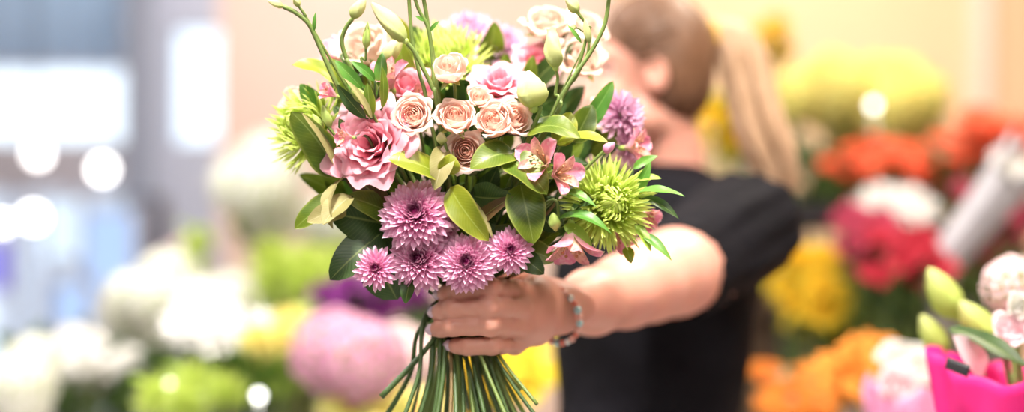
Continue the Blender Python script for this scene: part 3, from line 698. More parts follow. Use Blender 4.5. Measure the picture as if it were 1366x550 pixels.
# ------------------------------------------------------------------ implicit surfaces -> one continuous mesh
class SDF:
    def __init__(s, lo, hi, h):
        s.lo = np.array(lo, float); s.h = h
        s.n = np.ceil((np.array(hi) - s.lo) / h).astype(int) + 1
        s.d = np.full(s.n, 1.0, np.float32)
    def sub(s, lo, hi):
        a = np.clip(np.floor((np.asarray(lo) - s.lo) / s.h).astype(int), 0, s.n - 1)
        b = np.clip(np.ceil((np.asarray(hi) - s.lo) / s.h).astype(int) + 1, 1, s.n)
        sl = tuple(slice(x, y) for x, y in zip(a, b))
        ax = [s.lo[i] + s.h * np.arange(a[i], b[i], dtype=np.float32) for i in range(3)]
        return sl, np.stack(np.meshgrid(*ax, indexing='ij'), -1)
    @staticmethod
    def smin(a, b, k):
        if k <= 0: return np.minimum(a, b)
        h = np.maximum(k - np.abs(a - b), 0) / k
        return np.minimum(a, b) - h * h * k * .25
    def op(s, lo, hi, fn, k, sub=False):
        sl, p = s.sub(lo, hi); d = fn(p).astype(np.float32)
        if sub: s.d[sl] = -s.smin(-s.d[sl], d, k)
        else: s.d[sl] = s.smin(s.d[sl], d, k)
    def cone(s, a, b, ra, rb, k=.01, sub=False):
        a, b = np.asarray(a, np.float32), np.asarray(b, np.float32); m = max(ra, rb) + k + 3 * s.h
        def fn(p):
            ba = b - a; t = np.clip(((p - a) @ ba) / np.dot(ba, ba), 0, 1)
            return np.linalg.norm(p - a - t[..., None] * ba, axis=-1) - (ra + (rb - ra) * t)
        s.op(np.minimum(a, b) - m, np.maximum(a, b) + m, fn, k, sub)
    def ell(s, c, r, ax=None, k=.01, sub=False):
        c = np.asarray(c, np.float32); r = np.asarray(r, np.float32); m = r.max() + k + 3 * s.h
        A = np.eye(3, dtype=np.float32) if ax is None else np.asarray(ax, np.float32)   # columns = axes
        def fn(p):
            q = ((p - c) @ A); l = np.linalg.norm(q / r, axis=-1); g = np.linalg.norm(q / (r * r), axis=-1) + 1e-6
            return l * (l - 1) / g
        s.op(c - m, c + m, fn, k, sub)
    def chain(s, pts, rad, k=.01):
        for i in range(len(pts) - 1): s.cone(pts[i], pts[i + 1], rad[i], rad[i + 1], k)
    def mesh(s):
        d = s.d; n = d.shape; ins = d < 0
        cs = np.zeros(tuple(x - 1 for x in n), np.int8)
        for i in (0, 1):
            for j in (0, 1):
                for k in (0, 1): cs += ins[i:n[0] - 1 + i, j:n[1] - 1 + j, k:n[2] - 1 + k]
        I = np.argwhere((cs > 0) & (cs < 8)); idx = np.full(cs.shape, -1, np.int32); idx[tuple(I.T)] = np.arange(len(I))
        acc = np.zeros((len(I), 3)); cnt = np.zeros(len(I))
        cor = [(i, j, k) for i in (0, 1) for j in (0, 1) for k in (0, 1)]
        for a in cor:
            for ax in range(3):
                if a[ax]: continue
                b = list(a); b[ax] = 1
                da = d[tuple((I + a).T)]; db = d[tuple((I + b).T)]
                m = (da < 0) != (db < 0); t = da[m] / (da[m] - db[m])
                q = np.tile(np.array(a, float), (m.sum(), 1)); q[:, ax] += t
                acc[m] += q; cnt[m] += 1
        V = s.lo + s.h * (I + acc / cnt[:, None])
        F = []
        for ax in range(3):
            u, v = [(1, 2), (2, 0), (0, 1)][ax]
            A = ins; sl0 = [slice(None)] * 3; sl1 = [slice(None)] * 3
            sl0[ax] = slice(0, -1); sl1[ax] = slice(1, None)
            ch = A[tuple(sl0)] != A[tuple(sl1)]
            E = np.argwhere(ch); E = E[(E[:, u] > 0) & (E[:, v] > 0) & (E[:, u] < n[u] - 1) & (E[:, v] < n[v] - 1)]
            eu = np.zeros(3, int); eu[u] = 1; ev = np.zeros(3, int); ev[v] = 1
            q = np.stack([idx[tuple((E - eu - ev).T)], idx[tuple((E - ev).T)], idx[tuple(E.T)], idx[tuple((E - eu).T)]], 1)
            fl = A[tuple(E.T)]          # inside at the low end: normal along +axis
            q[~fl] = q[~fl][:, ::-1]; F.append(q)
        return V, np.concatenate(F)
def obj_from(name, V, F, m, parent=None, origin=None):
    me = bpy.data.meshes.new(name); V = V - (np.asarray(origin) if origin is not None else 0)
    me.vertices.add(len(V)); me.vertices.foreach_set('co', V.astype(np.float32).ravel())
    me.loops.add(F.size); me.loops.foreach_set('vertex_index', F.astype(np.int32).ravel())
    me.polygons.add(len(F)); me.polygons.foreach_set('loop_start', np.arange(0, F.size, F.shape[1], dtype=np.int32))
    me.polygons.foreach_set('use_smooth', np.ones(len(F), bool))
    me.materials.append(m); me.update(calc_edges=True); me.validate()
    o = bpy.data.objects.new(name, me); COL.objects.link(o)
    if parent: o.parent = parent
    return o

# ------------------------------------------------------------------ the woman
FEET = np.array([.24, 2.06, 0.0])
Hc = P(872, 92, 2.04)
hF = unit((-1, .10, -.10)); hL = unit(np.cross((0, 0, 1), hF)); hU = np.cross(hF, hL)
HA = np.stack([hF, hL, hU], 1)
def H(f, l, u): return Hc + hF * f + hL * l + hU * u
tF = unit((-.87, -.48, 0)); tL = np.cross((0, 0, 1), tF)       # chest forward, her left
TA = np.stack([tF, tL, (0, 0, 1)], 1)
LS = P(992, 308, 1.92); RS = np.array([.155, 2.20, 1.325])
NB = np.array([.245, 2.06, 1.385])
b = SDF((-.16, 1.27, .62), (.47, 2.46, 1.66), .0024)
# torso
b.cone(LS + (0, 0, .0), RS, .048, .048, .05)
b.ell((.225, 2.05, 1.22), (.10, .15, .17), TA, .04)
b.ell((.22, 2.05, 1.02), (.095, .130, .16), TA, .04)
b.ell((.225, 2.06, .84), (.115, .155, .14), TA, .04)
# neck and head
b.chain([NB + (0, 0, -.05), NB + (-.004, -.005, .02), H(-.010, 0, -.075)], [.052, .043, .044], .02)
b.ell(H(-.0, 0, .02), (.080, .070, .085), HA, .02)
b.ell(H(.034, 0, -.045), (.050, .052, .068), HA, .02)
b.cone(H(.058, 0, -.105), H(.02, .04, -.075), .018, .022, .03); b.cone(H(.058, 0, -.105), H(.02, -.04, -.075), .018, .022, .03)
b.cone(H(.080, 0, .0), H(.101, 0, -.036), .008, .012, .012)              # nose
for q in (-1, 1):
    b.ell(H(.096, q * .010, -.040), (.008, .007, .006), HA, .006)
    b.ell(H(.071, q * .032, .004), (.012, .016, .011), HA, .006, sub=True)  # eye sockets
    b.cone(H(.080, q * .014, .020), H(.068, q * .045, .022), .006, .005, .01)
    b.ell(H(-.002, q * .074, -.012), (.018, .007, .030), HA, .004)        # ears
    b.ell(H(.002, q * .080, -.008), (.009, .005, .016), HA, .004, sub=True)
    b.ell(H(.063, q * .030, -.040), (.022, .02, .02), HA, .02)
b.ell(H(.082, 0, -.066), (.012, .020, .006), HA, .006); b.ell(H(.080, 0, -.077), (.012, .018, .007), HA, .006)
# left arm, reaching to the bouquet
WR = P(745, 410, 1.45); EL = P(868, 375, 1.68)
b.chain([LS, P(938, 352, 1.81), P(900, 364, 1.74), EL, P(835, 388, 1.61), P(790, 403, 1.53), WR], [.056, .055, .0545, .049, .043, .036, .0225], .012)
b.ell(WR, (.026, .017, .023), np.stack([unit(WR - P(800, 400, 1.55)), unit((.3, -1, 0)), (0, 0, 1)], 1), .01)
# right arm hanging
RE = np.array([.155, 2.27, 1.05]); RW = np.array([.08, 2.26, .83])
b.chain([RS, RE, RW], [.05, .038, .023], .02)
for k in range(4): b.chain([RW, RW + (-.012 - .003 * k, -.03 + .02 * k, -.09), RW + (-.02, -.03 + .02 * k, -.165 + .008 * abs(k - 1))], [.018, .010, .007], .006)
b.chain([RW, RW + (-.035, -.02, -.05), RW + (-.045, -.03, -.09)], [.015, .010, .008], .008)
# left hand: palm, thumb, four fingers closed round the stems
MC = [P(688, 388, 1.372), P(694, 412, 1.366), P(694, 437, 1.370), P(686, 459, 1.381)]
for k, m_ in enumerate(MC): b.chain([WR + (0, 0, .010 - .007 * k), WR * .5 + m_ * .5 + (0, 0, .002), m_], [.017, .0155, .0115], .012)
b.ell(P(716, 413, 1.412), (.016, .030, .036), np.stack([unit((1, -.5, 0)), unit((.5, 1, 0)), (0, 0, 1)], 1), .012)
TC = P(728, 395, 1.448)
b.chain([WR, TC, P(700, 376, 1.452), P(664, 374, 1.432), P(636, 380, 1.408)], [.017, .017, .0135, .0105, .0085], .010)
palm = b.d.copy()
FIN = []
res = b.d
for k, (pip, dip, tip, r) in enumerate((
        (P(652, 384, 1.336), P(612, 388, 1.338), P(589, 393, 1.356), .0092),
        (P(652, 409, 1.331), P(606, 411, 1.335), P(582, 417, 1.354), .0094),
        (P(652, 434, 1.334), P(604, 436, 1.337), P(579, 440, 1.355), .0090),
        (P(656, 461, 1.344), P(624, 463, 1.342), P(602, 461, 1.354), .0080))):
    b.d = palm.copy()
    b.chain([MC[k], MC[k] * .45 + pip * .55 + (0, -.002, 0), pip, pip * .5 + dip * .5, dip, dip * .4 + tip * .6, tip], [r * 1.22, r * 1.1, r * 1.14, r * 1.02, r * 1.04, r * .95, r * .80], .004)
    b.ell(pip + (0, -.0015, 0), (r * 1.05, r * 1.05, r * 1.08), None, .004)
    res = np.minimum(res, b.d) if k else b.d.copy(); FIN.append((dip, tip, r))
b.d = res
V, F_ = b.mesh()
person = obj_from('person', V, F_, M['skin'], origin=FEET); person.location = Vector(FEET)
tag(person, 'woman with a blond ponytail in a black short sleeved top holding out the bouquet', 'person')
def pbuild(mb, name, m, **k):
    mb.v = [v - FEET for v in mb.v]; return mb.build(name, M[m], person, **k)
for dip, tip, r in FIN:
    n = MB(); d = unit(tip - dip); c = tip + d * r * .15
    out = unit(np.array((-.75, -.65, .1)) - d * np.dot((-.75, -.65, .1), d)); sd = np.cross(d, out)
    G, C = leaf_grid(c - d * .0075 + out * r * .74, c + d * .0065 + out * r * .60, .011, out, bend=.10, fold=-.35, wav=0, nu=8, nv=7, narrow=.9)
    n.grid(G, C); pbuild(n, 'fingernail', 'nail', solid=.0005)
for q in (-1, 1):
    e = MB(); e.ball(H(.0615, q * .031, .004), (.0115, .0125, .0085), 10, 14, ax=HA.T); pbuild(e, 'eye', 'eye')
    e = MB(); e.ball(H(.0708, q * .031, .004), (.0028, .0052, .0052), 8, 12, ax=HA.T); pbuild(e, 'iris', 'iris')
    e = MB(); e.tube(spline([H(.083, q * .014, .020), H(.080, q * .030, .026), H(.066, q * .048, .021)], 9), np.sin(np.linspace(.5, 2.9, 9)) * .0022 + .0006, 5); pbuild(e, 'eyebrow', 'hair')
    e = MB(); e.tube(spline([H(.070, q * .018, .005), H(.0755, q * .031, .0115), H(.064, q * .044, .007)], 9), .0022, 6); pbuild(e, 'eyelid', 'skin')
e = MB(); e.ball(H(.089, 0, -.0665), (.006, .016, .004), 6, 10, ax=HA.T); e.ball(H(.087, 0, -.0755), (.006, .014, .005), 6, 10, ax=HA.T); pbuild(e, 'lips', 'lip')

# hair: strands drawn back from the brow to the elastic, then the ponytail
TIE = P(944, 50, 2.045)
hr = SDF(Hc - .17, Hc + .17, .003)
hr.ell(H(-.006, 0, .026), (.083, .077, .090), HA, .01)
hr.ell(H(-.030, 0, -.02), (.054, .070, .070), HA, .03)
hr.cone(H(-.05, 0, .03), TIE, .045, .013, .04)
hr.ell(H(.085, 0, -.035), (.085, .12, .075), HA, .02, sub=True)
hr.ell(H(.030, .085, -.035), (.045, .03, .052), HA, .015, sub=True)
hr.ell(H(.030, -.085, -.035), (.045, .03, .052), HA, .015, sub=True)
V, F_ = hr.mesh(); hair = obj_from('hair', V, F_, M['hair'], person, FEET)
st = MB()
for i in range(150):
    a = random.uniform(-1.5, 1.5); z = random.uniform(0, 1)
    s0 = H(.055 - .045 * z + .02 * math.cos(a), math.sin(a) * .072, .055 + .045 * math.cos(a) - .075 * z * abs(math.sin(a)))
    p = []
    for u in np.linspace(0, 1, 9):
        q = s0 * (1 - u) + TIE * u; c = H(-.006, 0, .022); v = q - c
        l = np.array([np.dot(v, hF) / .085, np.dot(v, hL) / .079, np.dot(v, hU) / .092]); n = np.linalg.norm(l)
        if u < .8: v = v / max(n, .2) * 1.005
        p.append(c + v)
    st.tube(spline(p, 12), [.001] + [.0022] * 10 + [.001], 4)
pbuild(st, 'hair_strand', 'hair')
pt = MB()
core = [TIE, P(962, 48, 2.05), P(985, 66, 2.05), P(998, 110, 2.05), P(1012, 165, 2.045), P(1034, 220, 2.04), P(1046, 272, 2.035)]
cs = spline(core, 24); cw = np.interp(np.linspace(0, 1, 24), [0, .12, .4, .75, .92, 1], [.010, .024, .038, .040, .032, .008])
T = np.gradient(cs, axis=0)
for i in range(230):
    a = random.random() * 6.28; q = math.sqrt(random.random()); off = .2 * math.sin(i)
    p = []
    e = random.uniform(.8, 1.02)
    for j in range(24):
        t = unit(T[j]); x = unit(np.cross(t, (0, 1, 0))); y = np.cross(t, x)
        ww = cw[j] * q; aa = a + off * j / 12
        p.append(cs[j] + x * math.cos(aa) * ww + y * math.sin(aa) * ww * .8)
    m_ = max(6, int(24 * min(1, e)))
    pt.tube(np.array(p[:m_]), np.interp(np.linspace(0, 1, m_), [0, .1, .8, 1], [.002, .0034, .003, .0008]), 4)
pbuild(pt, 'ponytail', 'hair_light')
el = MB(); a = np.linspace(0, 2 * PI, 25); t = unit(core[1] - TIE); x = unit(np.cross(t, (0, 0, 1))); y = np.cross(t, x)
el.tube(np.array([TIE + t * .004 + x * math.cos(k) * .019 + y * math.sin(k) * .019 for k in a]), .007 + .0015 * np.sin(a * 7), 7)
pbuild(el, 'hair_elastic', 'gold')

# blouse: loose body, neckline, puffed left sleeve with an open hem
c = SDF((-.08, 1.72, .74), (.52, 2.42, 1.46), .005)
c.cone(LS + (.008, 0, .004), RS + (0, 0, .004), .056, .056, .05)
c.ell((.222, 2.05, 1.21), (.128, .160, .19), TA, .05)
c.ell(np.array((.222, 2.05, 1.20)) + tF * .06 + tL * .06, (.07, .07, .075), TA, .04)
c.ell(np.array((.222, 2.05, 1.20)) + tF * .06 - tL * .06, (.07, .07, .075), TA, .04)
c.cone((.205, 2.05, 1.15), (.200, 2.05, .84), .125, .150, .08)
c.ell((.215, 2.06, .88), (.15, .175, .12), TA, .05)
c.cone(RS, np.array([.155, 2.25, 1.19]), .07, .075, .03)
c.cone(NB + (0, 0, .045), NB + (-.004, -.004, .12), .050, .060, .012, sub=True)
V, F_ = c.mesh()
nx = np.sin(V[:, 2] * 38 + V[:, 0] * 30 + 2 * np.sin(V[:, 1] * 22)) * .0035 + np.sin(V[:, 0] * 70 + V[:, 2] * 22) * .002
ctr = np.array((.21, 2.05, 0)); rad = V - ctr; rad[:, 2] = 0; rad /= np.linalg.norm(rad, axis=1)[:, None] + 1e-6
V = V + rad * (nx * np.clip((1.36 - V[:, 2]) * 10, 0, 1))[:, None]
obj_from('blouse', V, F_, M['black'], person, FEET)
sl = MB(); hem = P(902, 364, 1.765); ax = unit(hem - LS)
path = spline([LS + (.030, .035, .028), LS + (.012, .004, .012), LS * .55 + hem * .45 + (.004, 0, .004), hem], 22)
nr = 56; Tn = np.gradient(path, axis=0); G = np.zeros((22, nr, 3)); a = np.arange(nr) * 2 * PI / nr
R0 = np.interp(np.linspace(0, 1, 22), [0, .12, .35, .65, .88, 1], [.020, .060, .074, .073, .066, .062])
for i in range(22):
    t = unit(Tn[i]); x = unit(np.cross(t, (0, 0, 1))); y = np.cross(x, t); u = i / 21
    rr = R0[i] * (1 + .045 * np.sin(a * 11 + 2 * u) * math.sin(PI * min(1, u * 1.1)) + .03 * np.sin(a * 5 + 3 * u + 1) + .02 * np.sin(a * 19) * u)
    G[i] = path[i] + np.outer(rr * np.cos(a), x) + np.outer(rr * np.sin(a), y)
sl.grid(G, None, closed=True)
pbuild(sl, 'sleeve', 'black', solid=.003)
# trousers and shoes, below the frame
t_ = SDF((-.02, 1.86, .03), (.46, 2.30, .98), .010)
t_.ell((.22, 2.06, .88), (.112, .145, .13), TA, .04)
for q in (-1, 1):
    hp = np.array((.225, 2.06, .84)) + tL * q * .085
    t_.chain([hp, np.array([hp[0], hp[1], .48]), np.array([hp[0] + .02, hp[1] + .01, .08])], [.082, .062, .052], .03)
V, F_ = t_.mesh(); obj_from('trousers', V, F_, M['denim'], person, FEET)
for q in (-1, 1):
    s_ = SDF((-.12, 1.75, -.02), (.46, 2.4, .14), .006); a0 = np.array((.245, 2.07, .035)) + tL * q * .085
    s_.cone(a0, a0 + tF * .17, .036, .030, .02); s_.cone(a0, a0 + (0, 0, .05), .036, .036, .02)
    V, F_ = s_.mesh(); V[:, 2] = np.maximum(V[:, 2], 0.001); obj_from('shoe', V, F_, M['dark'], person, FEET)
# bracelet of mixed beads
bc = P(741, 414, 1.440); bx = unit(WR - P(800, 400, 1.55)); by = unit(np.cross((0, 0, 1), bx)); bz = np.cross(bx, by)
br = MB(); rc = lambda a: bc + by * math.cos(a) * .0275 + bz * (math.sin(a) * .0300 - .006) + bx * (.010 * math.sin(a))
br.tube(np.array([rc(x) for x in np.linspace(0, 2 * PI, 40)]), .0012, 5)
brace = pbuild(br, 'bracelet', 'bead_p')
for i in range(26):
    m_ = MB(); m_.ball(rc(i * 2 * PI / 26) - FEET, random.choice((.0034, .0038, .0044)), 7, 9)
    m_.build('bead', M[('bead_p', 'bead_r', 'bead_p', 'bead_w', 'bead_r', 'bead_t')[i * 5 % 6]], brace)
# ------------------------------------------------------------------ the shop
WY = 7.0
m = MB(); m.box((-4.5, -3.2, -.1), (4.5, 13, 0)); struct('floor', m, M['tile'])
m = MB(); m.box((-4.5, -3.2, 3.3), (4.5, WY + .2, 3.4)); struct('ceiling', m, M['ceilingm'])
m = MB(); m.box((4.3, -3.2, 0), (4.45, WY, 3.3)); struct('wall_right', m, M['ochre'])
m = MB(); m.box((-4.45, -3.2, 0), (-4.3, WY, 3.3)); struct('wall_left', m, M['wall'])
m = MB(); m.box((-4.3, -3.2, 0), (4.3, -3.05, 3.3)); struct('wall_front', m, M['wall_pale'])
XW = (178 - 683) / FPX * WY; XC = (292 - 683) / FPX * WY
m = MB(); m.box((XC, WY, 0), (.55, WY + .15, 3.3)); struct('wall_back', m, M['wall'])
m = MB(); m.box((.55, WY - .08, 0), (4.3, WY + .15, 3.3)); struct('wall_alcove', m, M['ochre'])
m = MB(); m.box((2.33, WY - .16, 0), (2.40, WY - .08, 3.3)); struct('trim_1', m, M['whitewood'])
zz = lambda py, Y=WY: CAMZ - (py - 275) / FPX * Y
# storefront: columns, beam, panes
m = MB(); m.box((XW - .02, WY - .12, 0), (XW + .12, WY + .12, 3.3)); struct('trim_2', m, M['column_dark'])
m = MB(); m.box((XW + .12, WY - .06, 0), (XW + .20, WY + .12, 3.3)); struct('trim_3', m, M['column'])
m = MB(); m.box((XW + .20, WY - .02, 0), (XC, WY + .12, zz(190))); m.box((XW + .20, WY - .02, zz(38)), (XC, WY + .12, 3.3)); struct('trim_4', m, M['column'])
m = MB(); m.box((-4.3, WY - .05, zz(255)), (XW, WY + .12, zz(190))); struct('trim_5', m, M['beam'])
m = MB(); m.box((-4.3, WY - .03, zz(92)), (XW, WY + .06, zz(84))); struct('trim_6', m, M['column'])
m = MB(); m.box((-4.3, WY - .05, 0), (XW, WY + .12, .25)); struct('trim_7', m, M['beam'])
for n_, (x0, x1, z0, z1) in enumerate(((-4.3, XW, zz(190), zz(92)), (-4.3, XW, zz(84), 3.3), (XW + .20, XC, zz(190), zz(38)), (-4.3, XW, .25, zz(255)))):
    m = MB(); m.box((x0, WY, z0), (x1, WY + .012, z1)); struct('window_%d' % (n_ + 1), m, M['glass'])
for px in (22, 100):
    m = MB(); x = (px - 683) / FPX * WY; m.box((x - .02, WY - .04, .25), (x + .02, WY + .06, zz(255))); struct('trim_%d' % (8 + (px > 50)), m, M['column'])
m = MB()
g = np.zeros((2, 61, 3)); xs = np.linspace(-4.25, XW - .05, 61)
for i in range(61): g[0, i] = (xs[i], WY + .05 + .006 * math.sin(i), 3.25); g[1, i] = (xs[i], WY + .05 + .006 * math.sin(i), zz(88))
m.grid(g); o = m.build('roller_blind', M['blind'], solid=.002); tag(o, 'pale translucent blind behind the topmost pane of the storefront', 'blind')
# across the street
m = MB(); m.box((-9, 12.6, 0), (3, 13, 1.75)); m.box((-9, 12.2, 1.75), (3, 12.6, 1.85)); o = m.build('facade', M['facade'], smooth=False); o['kind'] = 'structure'

def light_box(px0, px1, py0, py1, Y, mt, label):
    x0, x1 = P(px0, 0, Y)[0], P(px1, 0, Y)[0]; z1, z0 = P(0, py0, Y)[2], P(0, py1, Y)[2]
    r = empty('light_box', ((x0 + x1) / 2, Y, 0)); tag(r, label, 'light box', 'lit display panels by the storefront')
    f = MB(); X = (x1 - x0) / 2
    f.box((-X - .02, 0, 0), (-X, .08, z1 + .02)); f.box((X, 0, 0), (X + .02, .08, z1 + .02)); f.box((-X, 0, z1), (X, .08, z1 + .02)); f.box((-X, 0, z0 - .02), (X, .08, z0))
    f.box((-X - .05, -.1, 0), (X + .05, .18, .03)); f.build('frame', M['column'], r, smooth=False)
    p = MB(); p.box((-X, .03, z0), (X, .06, z1)); p.build('panel', M[mt], r, smooth=False)
light_box(58, 108, 268, 345, 6.2, 'box_pale', 'pale blue lit panel, leftmost tall one behind the white flowers')
light_box(112, 176, 285, 425, 5.9, 'box_blue', 'light blue lit panel beside the grey column')
light_box(-40, 12, 322, 385, 6.0, 'box_violet', 'violet blue lit panel at the far left edge of the photo')
light_box(70, 118, 380, 440, 5.6, 'box_blue', 'low blue lit panel just above the white flowers')
# dark floor speaker by the column
r = empty('coat_stand', P(197, 275, 6.3) * (1, 1, 0)); tag(r, 'dark slender cabinet standing in front of the grey column', 'cabinet')
m = MB(); m.box((-.075, -.1, .04), (.065, .12, zz(262, 6.3))); m.build('body', M['dark'], r, smooth=False, bevel=.01)
m = MB(); m.box((-.055, -.112, .25), (.045, -.1, zz(268, 6.3))); m.build('door', M['column_dark'], r, smooth=False)
m = MB(); m.box((-.10, -.13, 0), (.09, .14, .04)); m.build('plinth', M['dark'], r, smooth=False); r.name = 'slim_cabinet'

# globe lamps
def pendant(px, py, Y, rad, label, top=3.3):
    c = P(px, py, Y); r = empty('pendant_lamp', c); tag(r, label, 'lamp', 'glowing globe lamps hanging on the left')
    g = MB(); g.ball((0, 0, 0), rad, 14, 20); g.build('globe', M['lamp'], r)
    k = MB(); k.tube([(0, 0, rad * .9), (0, 0, top - c[2])], .003, 6); k.build('cord', M['dark'], r)
    s = MB(); s.lathe([(.001, rad + .03), (.012, rad + .03), (.015, rad - .004), (.001, rad - .006)], 12); s.build('socket', M['steel'], r)
pendant(50, 206, 6.0, .036, 'hanging globe lamp at the upper left in front of the grey beam')
pendant(137, 226, 5.6, .036, 'hanging globe lamp beside the grey column, rightmost of the four')
pendant(44, 290, 5.4, .037, 'hanging globe lamp at the left, lower than the other lamps')
pendant(4, 298, 6.3, .028, 'dim globe lamp cut by the left edge of the photo')

# ---- background flower kinds, meshes shared between copies
def meshes(parts, k=1):
    out = []
    for nm, mb, m_ in parts:
        o = mb.build(nm, m_); me = o.data; bpy.data.objects.remove(o); out.append((nm, me))
    return out
def b_hyd(R, mt, n=90):
    m = MB()
    for i in range(n):
        z = 1 - 1.35 * (i + .5) / n; r = math.sqrt(1 - z * z) if abs(z) < 1 else 0; a = i * GA
        d = np.array((r * math.cos(a), r * math.sin(a), z)); c = d * R * random.uniform(.86, 1.0); F = frame(d, random.random() * 3)
        f = MB()
        for k in range(4): petal(f, R * .20, R * .10, 1.2, .3, .2, phi=k * 1.571, nu=4, nv=3, shape=shp_ob)
        f.xf(F, c); v, ff, cc = f.data(); m.add(v, ff, cc)
    k_ = MB(); k_.ball((0, 0, 0), R * .78, 10, 14)
    return [('florets', m, M[mt]), ('inner_stalks', k_, M['calyx'])]
def b_gerb(R, mt):
    m = MB()
    for ring, (n, a, l) in enumerate(((22, 1.35, 1.0), (22, 1.15, .85), (16, .8, .5))):
        for i in range(n): petal(m, R * l, R * .12, a, .2, .3, r0=R * .1, phi=i * 2 * PI / n + ring * .15, nu=6, nv=3, layer=ring * .3 + .3)
    e = MB(); e.ball((0, 0, .04 * R), (R * .22, R * .22, R * .1), 7, 12)
    return [('ray_petals', m, M[mt]), ('flower_center', e, M['stamen'])]
def b_lily(R, mt):
    res = MB()
    for k in range(6): petal(res, R * 1.5, R * .30, .35, 1.35, .4, r0=R * .05, phi=k * 1.047, nu=9, nv=5, shape=shp_oval, ruf=.05, bp=1.6)
    st = MB()
    for k in range(6):
        a = k * 1.047 + .5; e = (math.cos(a) * R * .3, math.sin(a) * R * .3, R * .9); st.tube([(0, 0, 0), e], R * .015, 4); st.ball(e, R * .05, 5, 6)
    return [('petals', res, M[mt]), ('stamens', st, M['stamen'])]
LP = {'pom': lambda R, mt: b_mum(R, 90, nu=4, nv=3, mat_=mt, split=.15), 'hyd': lambda R, mt: b_hyd(R, mt), 'rose': lambda R, mt: b_rose(R, 12, mt, .3, parts=False, nu=6, nv=7),
      'carn': lambda R, mt: b_rose(R, 16, mt, .55, .14, .95, parts=False, nu=6, nv=11), 'gerb': b_gerb, 'lily': b_lily, 'spider': lambda R, mt: b_spider(R, 110, 5, mat_=mt)}
CACHE = {}
def kind(kd, mt):
    if (kd, mt) not in CACHE: CACHE[kd, mt] = meshes(LP[kd](1.0, mt))
    return CACHE[kd, mt]
lf = MB(); G, C = leaf_grid((0, 0, 0), (1, 0, .25), .42, (-.2, 0, 1), .12, .2, nu=8, nv=5); lf.grid(G, C)
LEAFM = {}
for q in ('leaf', 'leaf_dark', 'leaf_fresh', 'leaf_lime'):
    o = lf.build('leaf', M[q]); LEAFM[q] = o.data; bpy.data.objects.remove(o)
def put(nm, me, parent, mx):
    o = bpy.data.objects.new(nm, me); COL.objects.link(o); o.parent = parent; o.matrix_local = mx; return o

def bucket(c, top, label, rad=.11, h=.26, mt='zinc', group=None, plinth=None):
    """bucket with its mouth at height top, on a painted plinth down to the floor"""
    z0 = top - h; r = empty('flower_bucket', (c[0], c[1], z0)); tag(r, label, 'bucket', group)
    b_ = MB(); b_.lathe([(.001, 0), (rad * .72, 0), (rad * .74, .004), (rad * .97, h * .93), (rad * 1.0, h), (rad * 1.03, h + .004), (rad * 1.0, h + .006), (rad * .96, h), (rad * .70, .01), (.001, .01)], 28); b_.build('body', M[mt], r)
    w = MB(); w.lathe([(.001, h * .8), (rad * .9, h * .8)], 24); w.build('water', M['glass'], r)
    e = MB()
    for q in (-1, 1): e.tube(spline([(q * rad, -.02, h * .85), (q * (rad + .022), -.02, h * .8), (q * (rad + .022), .02, h * .8), (q * rad, .02, h * .85)], 8), .003, 5)
    e.build('handle', M['steel'], r)
    return r
def plinth(c, top, sx, sy, label, mt='whitewood', slat=True):
    r = empty('display_plinth', (c[0], c[1], 0)); tag(r, ' '.join(label.split()[:16]), 'display stand', 'stands under the flower buckets')
    m_ = MB(); m_.box((-sx, -sy, top - .03), (sx, sy, top)); m_.build('top_board', M[mt], r, smooth=False, bevel=.003)
    for x in (-1, 1):
        for y in (-1, 1):
            l = MB(); l.box((x * (sx - .02) - .02, y * (sy - .02) - .02, 0), (x * (sx - .02) + .02, y * (sy - .02) + .02, top - .03)); l.build('leg', M[mt], r, smooth=False)
    l = MB()
    for k_ in range(4): l.box((-sx + .02, -sy + .002, top - .12 - k_ * .12), (sx - .02, -sy + .014, top - .05 - k_ * .12))
    l.build('slat_panel', M[mt], r, smooth=False)

